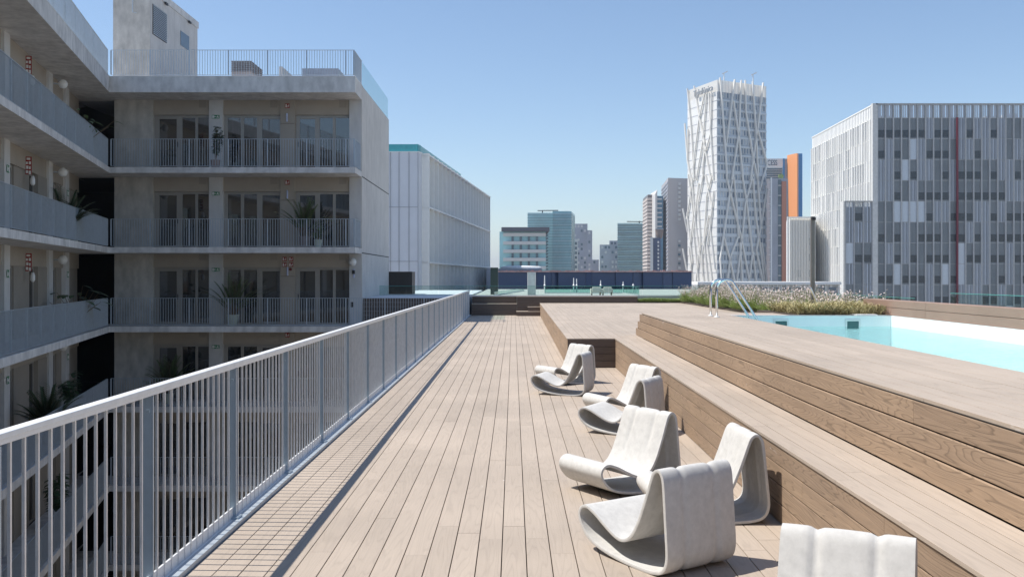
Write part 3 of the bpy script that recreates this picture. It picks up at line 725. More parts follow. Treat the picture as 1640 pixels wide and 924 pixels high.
for k, z in enumerate(LV[:4]):
    running_sign((X37(346), WY - .032, z + 2.16 + .02), (1, 0, 0), .30, .14, 'green exit sign on the front block column, ' + FW[k])
for k in (1, 2, 3):
    for tt, wh in ((8.7, 'left'), (.58, 'right')):
        q = WP(tt, 1.35); running_sign((q[0], q[1], LV[k] + 1.98), (-wd_.x, -wd_.y, 0), .24, .22, 'small green exit sign, %s visible wing column, %s' % (wh, FW[k]), n=Vector((.969, .2468, 0)))
def fire_sign(x, z, label, s=.17):
    o_ = thing('fire_sign', (x, WY - .01, z), label, 'sign', 'red fire equipment signs')
    MB().box(x - s / 2, x + s / 2, WY - .02, WY - .008, z - s / 2, z + s / 2).build('panel', M['red'], o_)
    m_ = MB(); m_.box(x - s * .38, x - s * .12, WY - .024, WY - .0205, z - s * .36, z + s * .34); m_.box(x + s * .08, x + s * .2, WY - .024, WY - .0205, z - s * .36, z + s * .1)
    m_.box(x + s * .28, x + s * .38, WY - .024, WY - .0205, z - s * .2, z + s * .3); m_.build('symbol', wm, o_)
fire_sign(X37(460.3), at(0, 170, WY).z, 'red fire extinguisher sign between the right windows, top gallery floor', .18)
fire_sign(X37(460.3), at(0, 292.5, WY).z, 'red fire extinguisher sign between the right windows, second gallery floor from the top', .18)
fire_sign(X37(460.3), at(0, 536.5, WY).z, 'dim red sign just above the deck railing, fourth gallery floor from the top', .18)
for i, (px_, py_) in enumerate(((455.7, 415), (466.3, 415), (455.7, 424), (466.3, 424))):
    fire_sign(X37(px_), at(0, py_, WY).z, '%s one of the square of four red fire signs' % ('upper left', 'upper right', 'lower left', 'lower right')[i], .17)
o_ = thing('alarm_bell', (X37(465.7), WY - .02, at(0, 431.3, WY).z), 'round dark red alarm bell under the four fire signs', 'alarm')
MB().tube([(X37(465.7), WY - .01, at(0, 431.3, WY).z), (X37(465.7), WY - .08, at(0, 431.3, WY).z)], .06, 16).build('bell', plain('dark_red', (.12, .01, .01), .4), o_)
for k, z in enumerate(LV[:3]):
    q = WP(6.3, 1.45); q2 = WP(6.3, 1.27); zc = z + 2.35 + (.1 if k == 0 else 0)
    o_ = thing('hanging_sign', (q[0], q[1], zc), 'red and white fire sign projecting from the wing wall, ' + FW[k], 'sign', 'projecting fire signs on the wing')
    MB().wall(q, q2, .02, zc - .28, zc + .28).build('panel', M['red'], o_)
    m_ = MB()
    for (a_, b_, c_, d_) in ((.1, .45, .05, .22), (.55, .9, .0, .2), (.15, .5, .3, .48), (.6, .85, .28, .45), (.1, .4, .56, .7), (.55, .9, .55, .72), (.2, .8, .8, .92)):
        A = Vector(q).lerp(Vector(q2), a_); C_ = Vector(q).lerp(Vector(q2), b_); m_.wall(A, C_, .006, zc - .27 + c_ * .56, zc - .27 + d_ * .56, .021); m_.wall(A, C_, .006, zc - .27 + c_ * .56, zc - .27 + d_ * .56, -.007)
    m_.build('symbols', wm, o_)
    q3 = WP(6.25, 1.25); MB().lathe((q3[0], q3[1], zc - .62), [(.03, 0), (.07, .06), (.07, .2), (.04, .3)], 12).build('siren', M['white'], o_, smooth=True)

# ------------------------------------------------------------------ potted plants
def leaf(mb, base, dirv, L_, w_, droop=.3, segs=4, up=Vector((0, 0, 1))):
    dirv = Vector(dirv).normalized(); side = dirv.cross(up)
    if side.length < .05: side = Vector((1, 0, 0))
    side.normalize(); prev = None; p_ = Vector(base); d_ = dirv.copy()
    for i in range(segs + 1):
        f_ = i / segs; ww = w_ * math.sin(math.pi * min(.98, .08 + f_ * .9)) / 2
        a_ = p_ - side * ww; b_ = p_ + side * ww
        if prev: mb.quad(prev[0], prev[1], b_, a_)
        prev = (a_, b_); d_ = (d_ + Vector((0, 0, -droop / segs))).normalized(); p_ = p_ + d_ * L_ / segs
def pot(mb, c, r, h): mb.lathe(c, [(r * .72, 0), (r * .95, h * .9), (r * 1.05, h * .9), (r * 1.05, h), (r * .88, h), (r * .86, h * .9)], 18)
def potted(kind, x, y, z, h, spread, label, potmat, pr=.2, ph=.36, seed=0, leafmat=None, fan=None):
    rr = random.Random(seed); o_ = thing('potted_plant', (x, y, z), label, 'plant', 'potted plants on the galleries')
    p_ = MB(); pot(p_, (x, y, z + .002), pr, ph); p_.build('pot', potmat, o_, smooth=False)
    MB().lathe((x, y, z + ph * .86), [(pr * .85, 0), (pr * .85, .01)], 16).build('soil', M['soil'], o_)
    st = MB(); lf = MB(); base = Vector((x, y, z + ph * .86)); H_ = h - ph
    if kind == 'palm':
        for i in range(38):
            a_ = rr.uniform(0, 2 * math.pi); el = rr.uniform(.85, 1.5); L_ = H_ * rr.uniform(.6, 1.05)
            d_ = Vector((math.cos(a_) * math.cos(el), math.sin(a_) * math.cos(el) * .8, math.sin(el))); p0 = base + Vector((rr.uniform(-.06, .06), rr.uniform(-.06, .06), 0)); pts = [p0]
            p = p0.copy(); n_ = 12
            for k_ in range(n_):
                d_ = (d_ + Vector((0, 0, -.03 - .008 * k_))).normalized(); p = p + d_ * L_ / n_; pts.append(p.copy())
                if k_ > 3:
                    sd_ = d_.cross(Vector((0, 0, 1))).normalized()
                    for s_ in (-1, 1):
                        for o2 in (0, .5): leaf(lf, p - d_ * L_ / n_ * o2, (d_ * .8 + sd_ * s_ + Vector((0, 0, .25))), spread * .48 * (1.15 - k_ / n_ * .7), .048, .5, 2)
            st.tube(pts, .009, 5, .003)
    elif kind == 'ficus':
        for i in range(7):
            a_ = rr.uniform(0, 6.28); top = base + Vector((math.cos(a_) * spread * rr.uniform(.1, .5), math.sin(a_) * spread * .4, H_ * rr.uniform(.5, 1)))
            mid = base.lerp(top, .5) + Vector((rr.uniform(-.05, .05), 0, .05)); st.tube([base, mid, top], .015, 6, .005)
            for k_ in range(34):
                f_ = rr.uniform(.3, 1.02); q = (base.lerp(mid, f_ * 2) if f_ < .5 else mid.lerp(top, f_ * 2 - 1)); b_ = rr.uniform(0, 6.28)
                leaf(lf, q, (math.cos(b_), math.sin(b_), rr.uniform(-.2, .5)), spread * rr.uniform(.28, .42), .13, .6, 3)
    else:
        for i in range(30):
            a_ = rr.uniform(0, 6.28); el = rr.uniform(.6, 1.4); L_ = H_ * rr.uniform(.5, .95)
            d_ = Vector((math.cos(a_) * math.cos(el), math.sin(a_) * math.cos(el), math.sin(el))); top = base + d_ * L_
            st.tube([base, base.lerp(top, .5) + Vector((0, 0, .04)), top], .01, 5, .006)
            leaf(lf, top, (math.cos(a_), math.sin(a_), .05), spread * rr.uniform(.45, .7), spread * rr.uniform(.22, .36), .7, 5)
    st.build('stem', M['stem'], o_); lf.build('foliage', leafmat or M['leaf'], o_)
PY = 36.5
def fx(px, Y=PY): return (px - VX) * Y / F
potted('ficus', fx(345), PY, LV[0] + .001, 1.72, .55, 'bushy dark green plant in a pinkish pot, top gallery floor of the front block', M['pot_pink'], .19, .34, 1, M['leafdark'])
potted('palm', fx(488), PY, LV[1] + .001, 2.1, .55, 'tall palm in a brown pot near the right window, second gallery floor', M['pot_grey'], .24, .44, 2)
potted('ficus', fx(511), PY - .15, LV[1] + .001, .92, .4, 'small leafy plant in a pale green pot beside the tall palm', M['pot_light'], .16, .3, 3)
potted('palm', fx(372.5), PY, LV[2] + .001, 2.05, .6, 'palm in a cream pot in front of the middle window, third gallery floor', M['pot_light'], .24, .42, 4)
potted('palm', fx(265), PY + .3, LV[3] + .001, 1.9, .6, 'palm by the left window of the front block, fourth gallery floor', M['pot_light'], .22, .4, 5)
def wing_pot(kind, t_, lv, h, sp, lab, pm_, seed, n_=.45, lm=None, **k):
    q = WP(t_, n_); potted(kind, q[0], q[1], LV[lv] + .001, h, sp, lab, pm_, seed=seed, leafmat=lm, **k)
wing_pot('big', 3.0, 0, 1.95, .55, 'broad leaved plant near the corner of the wing, top gallery floor', M['pot_light'], 6)
wing_pot('palm', 5.6, 1, 1.75, .8, 'wide feathery palm above the wing railing, second gallery floor', M['pot_light'], 7, lm=M['leafdark'])
wing_pot('ficus', 4.3, 1, 1.45, .7, 'dark shrub next to the feathery palm on the wing, second gallery floor', M['pot_light'], 8, lm=M['leafdark'])
wing_pot('big', 3.9, 2, 1.75, .75, 'large leaved plant above the wing railing, third gallery floor', M['pot_light'], 9, lm=M['leafdark'])
wing_pot('ficus', 4.4, 3, 1.85, .75, 'dark fig plant behind the wing railing, fourth gallery floor', M['pot_light'], 10, lm=M['leafdark'])
wing_pot('palm', 8.1, 3, 1.7, .9, 'feathery palm at the left picture edge on the wing, fourth gallery floor', M['pot_light'], 11, lm=M['leafdark'])
wing_pot('ficus', 6.4, 4, 1.9, .8, 'leafy plant seen between the deck railing bars, fifth gallery floor of the wing', M['pot_light'], 12, lm=M['leafdark'])

# ------------------------------------------------------------------ terrace beside the block: brown fence, shutter box
tag(xboards(MB(), XR + .01, -1.97, WY + .25, 6, -.18, .865, seg=2.7).build('brown_fence', M['riserx_shaded'], None), 'shaded brown boarded wall behind the bars beside the apartment block', 'wall')
struct('side_roof_terrace', MB().box(XR + .01, -1.98, WY + .28, 60, DECK0, .87), M['whitepanel'])
o_ = thing('shutter_box', (-5.5, 45.9, .87), 'dark brown ribbed cabinet standing against the white wall', 'cabinet')
z1 = at(0, 435, 45.6).z; x0 = at(616, 0, 45.6).x; x1 = at(660, 0, 45.6).x
MB().box(x0, x1, 45.6, 47.0, .872, z1).build('body', plain('dark_brown', (.045, .036, .03), .6), o_)
m_ = MB()
for i in range(22): m_.box(x0 + .03 + i * (x1 - x0 - .06) / 22, x0 + .045 + i * (x1 - x0 - .06) / 22, 45.58, 45.6, .9, z1 - .03)
m_.build('rib', plain('brown_rib', (.07, .055, .045), .6), o_)

# ------------------------------------------------------------------ glass balustrades
def balustrade(label, pts, z0, z1, plen=1.5, mat=None, cap=False):
    o_ = thing('glass_balustrade', (pts[0][0], pts[0][1], z0), label, 'balustrade')
    for a, c in zip(pts[:-1], pts[1:]):
        a = Vector(a); c = Vector(c); L_ = (c - a).length; n = max(1, round(L_ / plen))
        for i in range(n):
            p_ = a.lerp(c, (i + .004) / n); q = a.lerp(c, (i + .996) / n)
            g_ = MB().wall(p_, q, .016, z0, z1).build('glass_panel', mat or M['glass'], o_)
            MB().wall(p_, q, .0165, z1, z1 + .012).build('edge', M['glass_edge'], g_)
    for a, c in zip(pts[:-1], pts[1:]): MB().wall(a, c, .05, z0 - .03, z0 + .03, -.017).build('shoe', M['galv'], o_)
    return o_
balustrade('clear glass balustrade on top of the far timber step', [(-6.3, 42.3), (-1.9, 42.3), (8.95, 42.3)], .86, 1.30)
balustrade('clear glass balustrade behind the flower bed', [(8.95, 41.9), (9.05, 24.0), (9.0, 21.0)], .62, 1.22)
balustrade('green edged glass balustrade at the right picture edge', [(9.42, 20.2), (9.3, 8.0)], 1.08, 1.35, 3.0)
balustrade('teal glass wind screen around the neighbouring terrace', [(1.67, 50), (5.85, 50), (5.9, 44)], .85, 1.22, mat=M['glass_teal'])
balustrade('low slanting teal glass screen left of the pale glass post', [(-.9, 44), (.7, 60)], .85, 1.0, 3, mat=M['glass_teal'])

# ------------------------------------------------------------------ things on the neighbouring terrace
a = at(845.5, 436, 46); c = at(857.5, 474, 46)
o_ = thing('glass_post', ((a.x + c.x) / 2, 46, .83), 'pale translucent glass post rising in front of the navy facade', 'post')
MB().box(a.x, c.x, 46, 46.3, .831, a.z).build('panel', plain('frosted_glass', (.55, .62, .60), .2, var=.2, scale=2), o_)
MB().box(a.x - .02, a.x, 45.98, 46.32, .831, a.z).box(c.x, c.x + .02, 45.98, 46.32, .831, a.z).build('edge', M['white'], o_)
tag(MB().box(at(785.5, 0, 47).x, at(797.5, 0, 47).x, 47, 48, .83, at(0, 428.5, 47).z).build('service_box', plain('dark_green', (.025, .05, .045), .35), None), 'tall dark green service box at the foot of the finned white building', 'box')
for px_, y_, lab in ((872.3, 441, 'first white pole from the left behind the far glass balustrade'), (918.8, 445, 'taller pole of the close pair in front of the navy facade'), (923.5, 446.5, 'shorter pole of the close pair in front of the navy facade'),
                     (962, 449, 'white pole above the two armchairs'), (998, 451, 'white pole at the right corner of the teal wind screen'), (1014, 454, 'short white pole right of the teal wind screen')):
    q = at(px_, y_, 52); o_ = thing('pole', (q.x, 52, .83), lab, 'pole', 'white poles on the neighbouring terrace')
    MB().tube([(q.x, 52, .83), (q.x, 52, q.z)], .045, 8, .02).build('shaft', M['white'], o_)
    MB().lathe((q.x, 52, at(0, 458, 52).z), [(.05, 0), (.06, .05), (.04, .08)], 8).build('collar', M['galv'], o_)
for px_, lab in ((955, 'left pale armchair behind the teal glass'), (973, 'right pale armchair behind the teal glass')):
    x = at(px_, 0, 44.8).x; y = 44.8; o_ = thing('armchair', (x, y, .83), lab, 'armchair', 'pale armchairs on the far terrace')
    z = .832; cf = plain('cream_fabric', (.62, .62, .55), .8)
    MB().box(x - .2, x + .2, y, y + .4, z + .14, z + .24).build('seat', cf, o_, bevel=.02)
    MB().box(x - .2, x + .2, y - .08, y - .002, z + .14, z + .40).build('backrest', cf, o_, bevel=.03)
    for s_ in (-1, 1):
        MB().box(x + s_ * .235 - .03, x + s_ * .235 + .03, y - .06, y + .38, z + .08, z + .32).build('arm', cf, o_, bevel=.02)
        for yy in (y, y + .34): MB().box(x + s_ * .2 - .015, x + s_ * .2 + .015, yy, yy + .03, z, z + .139).build('leg', M['stem'], o_)

# ------------------------------------------------------------------ planting
gr = random.Random(11)
def clump_mesh(seed):
    rr = random.Random(seed); lf = MB(); fl = MB(); sm = MB()
    for i in range(260):
        a_ = rr.uniform(0, 6.28); r_ = rr.uniform(0, .32); el = rr.uniform(.5, 1.5)
        leaf(lf, (math.cos(a_) * r_, math.sin(a_) * r_, rr.uniform(0, .2)), (math.cos(a_) * math.cos(el), math.sin(a_) * math.cos(el), math.sin(el)), rr.uniform(.25, .50), .026, .4, 2)
    for i in range(60):
        a_ = rr.uniform(0, 6.28); r_ = rr.uniform(0, .2); t_ = Vector((math.cos(a_) * (r_ + rr.uniform(.05, .4)), math.sin(a_) * (r_ + rr.uniform(.05, .4)), rr.uniform(.35, .82)))
        b_ = Vector((math.cos(a_) * r_, math.sin(a_) * r_, .1)); sm.bar(b_, t_, .0035)
        for k_ in range(6):
            p_ = b_.lerp(t_, rr.uniform(.6, 1.08)) + Vector((rr.uniform(-.04, .04), rr.uniform(-.04, .04), rr.uniform(-.02, .03))); s_ = rr.uniform(.012, .024)
            n_ = Vector((rr.uniform(-1, 1), rr.uniform(-1, 1), rr.uniform(-1, 1))).normalized(); u = n_.orthogonal().normalized() * s_; v = n_.cross(u)
            fl.quad(p_ - u, p_ - v, p_ + u, p_ + v)
    return lf.mesh('foliage', M['clump']), fl.mesh('flowers', M['petal']), sm.mesh('stems', M['greenstem'])
cms = [clump_mesh(i) for i in range(4)]
struct('planting_bed', MB().box(7.45, 8.9, 18.7, YB, .5, .60).box(xr, 8.9, YB + .05, YB + .45, .5, .6).box(5.1, 7.25, PF + .17, 19.6, .5, ZD + .01), M['soil'])
spots = []
y = 22.0
while y < 41.5:
    for x in (7.75, 8.35): spots.append((x + gr.uniform(-.12, .12), y + gr.uniform(-.2, .2)))
    y += .62
for x, y in spots:
    o_ = thing('flowering_clump', (x, y, .6), 'clump of white and pink flowers on thin stems in the bed beside the glass balustrade', 'flowers', 'flowering clumps in the long bed', rz=gr.uniform(0, 6.28))
    k_ = gr.uniform(.82, 1.02); o_.scale = (k_, k_, k_ * gr.uniform(.85, 1.1))
    for me, nm in zip(gr.choice(cms), ('foliage', 'flowers', 'stem')):
        c_ = bpy.data.objects.new(nm, me); COL.objects.link(c_); c_.parent = o_
        if nm == 'flowers': c_['kind'] = 'stuff'
def grass(mb, n, x0, x1, y0, y1, z, h, rr):
    for i in range(n):
        x = rr.uniform(x0, x1); y = rr.uniform(y0, y1); a_ = rr.uniform(0, 6.28); k_ = .6 + .5 * noise.noise(Vector((x * 3, y * 3, 0)))
        leaf(mb, (x, y, z), (math.cos(a_) * .55, math.sin(a_) * .55, 1), h * rr.uniform(.5, 1.15) * (k_ + .25), .011, 1.1, 3)
m_ = MB(); grass(m_, 4800, 5.25, 7.2, PF + .25, 19.4, ZD, .50, gr); grass(m_, 1500, 7.2, 7.9, 17.4, 20.5, .9, .5, gr)
tag(m_.build('grass', M['grass'], None), 'dry yellow green ornamental grass behind the far pool edge', 'grass', kind='stuff')
m_ = MB(); grass(m_, 4500, xr, 8.9, YB + .05, YB + .6, .58, .40, gr)
tag(m_.build('ground_cover', M['clump'], None), 'low green ground cover at the foot of the far glass balustrade', 'ground cover', kind='stuff')

# ------------------------------------------------------------------ white finned building
Wb = thing('finned_building', (-8, 75, DECK0), 'white building with rows of tall vertical fins and a teal glass roof edge', 'building')
F0 = Vector((at(685, 0, 71.6).x - .45, 71.6)); dr_ = Vector((.0990, .9951)); Lw = 37.6; F1 = F0 + dr_ * Lw
nl = Vector((-dr_.y, dr_.x))
Lc = Vector((F0.x - 9, 71.6 + .02)); Wc = Vector((at(670, 0, 70.9).x, 70.9))
ZT = 11.15
MB().poly([(Lc.x, 71.0), (Wc.x, Wc.y), (F0.x, F0.y), (F1.x, F1.y), (F1.x - 14, F1.y)], DECK0, ZT).build('wall', M['whitepanel'], Wb)
m_ = MB()
for px_ in (625, 639, 655, 669.5): x = at(px_, 0, 70.9).x; m_.box(x - .018, x + .018, 70.86, 71.0, DECK0, ZT - .01)
for z in (7.0, 2.9): m_.box(Lc.x, Wc.x, 70.87, 71.0, z - .018, z + .018)
m_.build('panel_joints', plain('joint_grey', (.36, .36, .38), .7), Wb)
q = [Vector((Lc.x, 71.0)), Wc, F0, F0 + dr_ * 20]
m_ = MB(); m_.wall(q[0], q[1], .06, ZT + .02, ZT + .62, .1); m_.wall(q[1], q[2], .06, ZT + .02, ZT + .62, .1); m_.wall(q[2], q[3], .06, ZT + .02, ZT + .6, .1); m_.build('glass_roof_edge', M['teal'], Wb)
MB().wall(q[0], q[1], .1, ZT, ZT + .06, -.05).wall(q[1], q[2], .1, ZT, ZT + .06, -.05).build('roof_trim', M['white'], Wb)
MB().wall(F0 + dr_ * .02, F1, .02, DECK0, ZT - .01, -.03).build('glazing', M['finback'], Wb)
for i in range(20):
    p_ = F0 + dr_ * (i * Lw / 19); s_ = MB(); q_ = p_ - nl * .58
    s_.wall(p_, q_, .13, DECK0, ZT, 0).build('fin', M['fin'], Wb)
for z in (ZT - .18, 7.0, 2.8, -1.4): MB().wall(F0, F1, .63, z - .05, z + .07, -.64).build('ledge', M['fin'], Wb)

# ------------------------------------------------------------------ navy building
Nb = thing('navy_building', (6, 78, DECK0), 'low building with a dark navy folded facade and an orange pink roof edge', 'building')
x0, x1 = at(797, 0, 75).x, at(1108, 0, 75).x; zt = at(0, 436, 75).z
MB().box(x0, x1, 75.6, 90, DECK0, zt - .02).build('wall', M['navy'], Nb)
xs = [x0, 1.9, 3.1, 3.6, 5.8, 6.3, 8.2, 9.6, 10.4, 12.0, 12.8, x1]
for i in range(len(xs) - 1):
    dy = (.0, .35, -.15, .1, .4, .0, .3, -.1, .2, .05, .3)[i % 11]; m_ = MB()
    m_.hexa([(xs[i] + .01, 75 + dy, DECK0), (xs[i + 1] - .01, 75.25 - dy * .5, DECK0), (xs[i + 1] - .01, 75.59, DECK0), (xs[i] + .01, 75.59, DECK0), (xs[i] + .01, 75 + dy * .3, zt), (xs[i + 1] - .01, 75.2 - dy * .6, zt), (xs[i + 1] - .01, 75.59, zt), (xs[i] + .01, 75.59, zt)])
    m_.build('facade_panel', M['navy'], Nb)
MB().box(x0, x1, 74.9, 75.9, zt + .002, zt + .10).build('coping', M['orange_pink'], Nb)
m_ = MB(); rr = random.Random(5)
for i in range(90): x = rr.uniform(x0 + .2, x1 - .2); m_.box(x, x + rr.uniform(.05, .25), 76, 76.2, zt + .03, zt + rr.uniform(.11, .17))
m_.build('roof_clutter', M['orange_pink'], Nb, kind='stuff')
o_ = thing('pale_hall', (0, 98, DECK0), 'low pale lavender roofed hall behind the navy facade', 'building')
a = at(779, 424, 96); c = at(868, 433, 96); MB().box(a.x, c.x, 96, 110, DECK0, a.z - .4).build('wall', M['lav'], o_)
MB().lathe((a.x + 3.6, 100, a.z - .42), [(2.2, 0), (2.2, .22), (1.9, .3), (.8, .36)], 24).build('round_roof', M['white'], o_)

# ------------------------------------------------------------------ skyline
def corner_box(px0, px1, Y, depth, dx=None):
    x0 = (px0 - VX) * Y / F; x1 = (px1 - VX) * Y / F
    if dx is None: dx = depth * x0 / Y * 1.02 if x0 > 0 else 0
    return [(x0, Y), (x1, Y), (x1 + dx, Y + depth), (x0 + dx, Y + depth)]
def zat(py, Y): return EYE - (py - HY) * Y / F
def bands(parent, name, a, c, zs, h, mat, proud=.3, t_=.3):
    for z in zs: MB().wall(a, c, proud, z, z + h, -proud).build(name, mat, parent)
bandw = plain('band_white', (.62, .60, .57), .6, var=.04); bandd = plain('band_dark_glass', (.08, .13, .16), .15, var=.4, scale=.1); tealg = plain('teal_curtain_wall', (.30, .54, .57), .25, var=.25, scale=.06)
tealg2 = plain('deep_teal_curtain_wall', (.18, .40, .47), .2, var=.3, scale=.06); greyc = plain('grey_cladding', (.36, .37, .41), .6, var=.2, scale=.08); warmgrey = plain('warm_grey_cladding', (.46, .43, .43), .6, var=.05, scale=.05)
# office block with white bands
Y = 300; P = corner_box(800, 874, Y, 40)
o_ = thing('office_block', (P[0][0], Y, DECK0), 'office block with white horizontal bands and an overhanging dark flat roof', 'building')
zt = zat(371, Y); MB().poly(P, DECK0, zt).build('wall', tealg, o_)
MB().poly(corner_box(803, 880, Y - 2, 44), zt + .05, zat(364.5, Y)).build('roof', plain('dark_roof', (.10, .10, .12), .6), o_)
xa, xc = at(806, 0, Y).x, at(874, 0, Y).x
for i in range(6): z = zat(373 + 13.2 * i + 3.2, Y); MB().box(xa, xc, Y - .8, Y - .01, z - .5, z + .55).build('floor_band', bandw, o_)
for i in range(6): 
    for px_ in (821, 834, 847, 860): x = at(px_, 0, Y).x; z = zat(373 + 13.2 * i + 9.8, Y); MB().box(x - .35, x + .35, Y - .5, Y - .01, z - .7, z + .75).build('pier', bandd, o_)
for i in range(12): z = zat(376 + 5 * i, Y); MB().box(xc + .01, xc + .9, Y + 3, Y + 38, z - .25, z + .2).build('sun_shade', bandd, o_)
# teal glass tower
def glass_tower(px0, px1, ytop, Y, dx, depth, label, mat, n, dark=None, name='glass_tower', split=None, ysplit=None):
    P = corner_box(px0, px1, Y, depth, dx); o_ = thing(name, (P[0][0], Y, DECK0), label, 'building'); zt = zat(ytop, Y)
    MB().poly(P, DECK0, zt).build('wall', mat, o_)
    if split:
        xs_ = (split - VX) * Y / F; MB().poly([(xs_, Y - 1.5), P[1], P[2], (xs_, Y + depth)], DECK0, zat(ysplit, Y)).build('side_volume', dark, o_)
    zb = zat(436, Y); h = (zt - zb) / n
    for i in range(n):
        z = zb + h * i; MB().wall((P[0][0] - .2, Y), (P[1][0] + .2, Y), .5, z, z + h * .10, -2.4 if split else -.6).build('floor_band', bandd, o_)
        if i % 2: MB().wall((P[0][0] - .2, Y), (P[1][0] + .2, Y), .4, z + h * .5, z + h * .55, -2.3 if split else -.5).build('floor_band', bandw, o_)
    return o_, zt
o_, zt = glass_tower(845, 915, 341, 520, 4, 30, 'wide teal glass tower with a crane on its roof', tealg, 22, tealg2, split=885, ysplit=338.5)
x = at(869, 0, 520).x
cr_ = thing('roof_crane', (x, 522, zt), 'thin dark crane arm above the wide teal glass tower', 'crane'); MB().bar((at(861, 0, 522).x, 522, zat(337.6, 522)), (at(894, 0, 522).x, 522, zat(337.2, 522)), .5).build('jib', M['black'], cr_); MB().box(x - .3, x + .3, 522, 522.5, zt, zat(337, 522)).build('mast', M['black'], cr_)
o_, zt = glass_tower(989, 1031, 357.5, 560, 3.4, 30, 'pale teal glass tower with dark floor lines, right of the grey blocks', plain('pale_teal_curtain_wall', (.40, .60, .60), .25, var=.2, scale=.05), 20)
cr_ = thing('roof_crane', (at(1020, 0, 562).x, 562, zt), 'thin grey crane arm above the pale teal glass tower', 'crane'); MB().bar((at(1004, 0, 562).x, 562, zat(355, 562)), (at(1030, 0, 562).x, 562, zat(355.4, 562)), .5).build('jib', M['black'], cr_); x = at(1024, 0, 562).x; MB().box(x - .3, x + .3, 562, 562.5, zt, zat(354, 562)).build('mast', M['black'], cr_)
# grey clustered blocks with scattered windows
def speckled(vols, Y, label, n, seed, name='grey_tower'):
    rr = random.Random(seed); P = corner_box(vols[0][0], vols[0][1], Y, 25); o_ = thing(name, (P[0][0], Y, DECK0), label, 'building'); wl = []; wn_ = []
    for px0, px1, yt, dy in vols:
        Yv = Y + dy; P = corner_box(px0, px1, Yv, 25); MB().poly(P, DECK0, zat(yt, Yv)).build('wall', greyc, o_)
        z = zat(yt, Yv) - 2.5
        while z > zat(437, Yv):
            x = P[0][0] + 1
            while x < P[1][0] - 1.5:
                if rr.random() < .5: (wl if rr.random() < .5 else wn_).append((x, Yv, z))
                x += 2.2
            z -= 3.1
    repeats('window', MB().box(0, 1.3, -.12, -.01, 0, 1.6), bandw, o_, wl, limit=60); repeats('dark_window', MB().box(0, 1.3, -.12, -.01, 0, 1.6), bandd, o_, wn_, limit=60); return o_
speckled([(917.5, 941, 358.5, 0), (940, 948.5, 369, -2), (948, 959, 416, -4)], 640, 'tall grey stepped tower with scattered windows beside the wide teal glass tower', 1, 4)
o2 = thing('pale_stair_tower', (at(918, 0, 600).x, 600, DECK0), 'narrow pale block low in front of the grey stepped tower', 'building')
MB().poly(corner_box(918, 925.5, 600, 12), DECK0, zat(383, 600)).build('wall', bandw, o2)
for i in range(6): z = zat(390 + 7.5 * i, 600); MB().box(at(920, 0, 600).x, at(924, 0, 600).x, 599.8, 599.99, z - .9, z + .9).build('window', bandd, o2)
speckled([(960.5, 989, 392, 0), (976, 990, 385.5, 30)], 600, 'low grey block with scattered windows, left of the pale teal tower', 1, 9, 'grey_block')
# striped tower
Y = 480; o_ = thing('striped_tower', (at(1030, 0, Y).x, Y, DECK0), 'slim white and brown striped tower with a dark top', 'building')
stw = plain('cream_spandrel', (.60, .52, .47), .6, var=.04)
fx0, fx1 = at(1037.5, 0, Y), at(1047, 0, Y); lb = at(1030, 0, Y + 25)
Ps = [(fx0.x, Y), (fx1.x, Y), (fx1.x + 3, Y + 25), (lb.x, Y + 25)]
MB().poly(Ps, DECK0, zat(312, Y)).build('wall', plain('brown_window_band', (.15, .13, .13), .4, var=.2, scale=.1), o_)
for i in range(21):
    z = zat(319 + 5.75 * i, Y); m_ = MB(); m_.wall(Ps[0], Ps[1], .3, z - .6, z + .62, -.32); m_.wall(Ps[3], Ps[0], .3, z - .6, z + .62, -.32); m_.build('spandrel', stw, o_)
# blue tower sliver, drum and low blue block
Y = 470; o_ = thing('blue_tower', (at(1056, 0, Y).x, Y, DECK0), 'narrow blue glazed tower with a white sloping fin beside the grey slab tower', 'building')
MB().poly(corner_box(1052, 1062, Y, 20), DECK0, zat(314, Y)).build('wall', plain('blue_glass', (.08, .20, .30), .2, var=.3, scale=.1), o_)
MB().hexa([(at(1048.5, 0, Y).x, Y - 1, DECK0), (at(1052.2, 0, Y).x, Y - 1, DECK0), (at(1052.2, 0, Y).x, Y + 20, DECK0), (at(1048.5, 0, Y).x, Y + 20, DECK0), (at(1049, 0, Y).x, Y - 1, zat(311, Y)), (at(1052.2, 0, Y).x, Y - 1, zat(304.5, Y)), (at(1052.2, 0, Y).x, Y + 20, zat(304.5, Y)), (at(1049, 0, Y).x, Y + 20, zat(311, Y))]).build('fin', bandw, o_)
for i in range(8): z = zat(319 + 7.3 * i, Y); MB().box(at(1052.3, 0, Y).x, at(1060, 0, Y).x, Y - .4, Y - .01, z - .35, z + .35).build('floor_band', bandw, o_)
q = at(1056, 371, 440); MB().lathe((q.x, 440, zat(377, 440)), [(1.2, -1.5), (1.7, 0), (1.9, 2.6), (2.0, 3.0)], 14).build('drum', plain('brown_drum', (.20, .15, .13), .7), o_)
MB().poly(corner_box(1050, 1063, 438, 5), zat(367.5, 438), zat(366.3, 438)).build('drum_roof', greyc, o_)
Y = 430; o_ = thing('low_blue_block', (at(1050, 0, Y).x, Y, DECK0), 'lower dark blue glazed block with pale column at the foot of the grey slab tower', 'building')
MB().poly(corner_box(1046, 1058, Y, 15), DECK0, zat(381, Y)).build('wall', plain('navy_glass', (.04, .06, .13), .2, var=.3, scale=.1), o_)
MB().poly(corner_box(1041.5, 1046, Y - 1, 15), DECK0, zat(380, Y)).build('column', bandw, o_)
for i in range(8): z = zat(388 + 6 * i, Y); MB().box(at(1053, 0, Y).x, at(1055.5, 0, Y).x, Y - .3, Y - .01, z - .5, z + .5).build('window', bandw, o_)
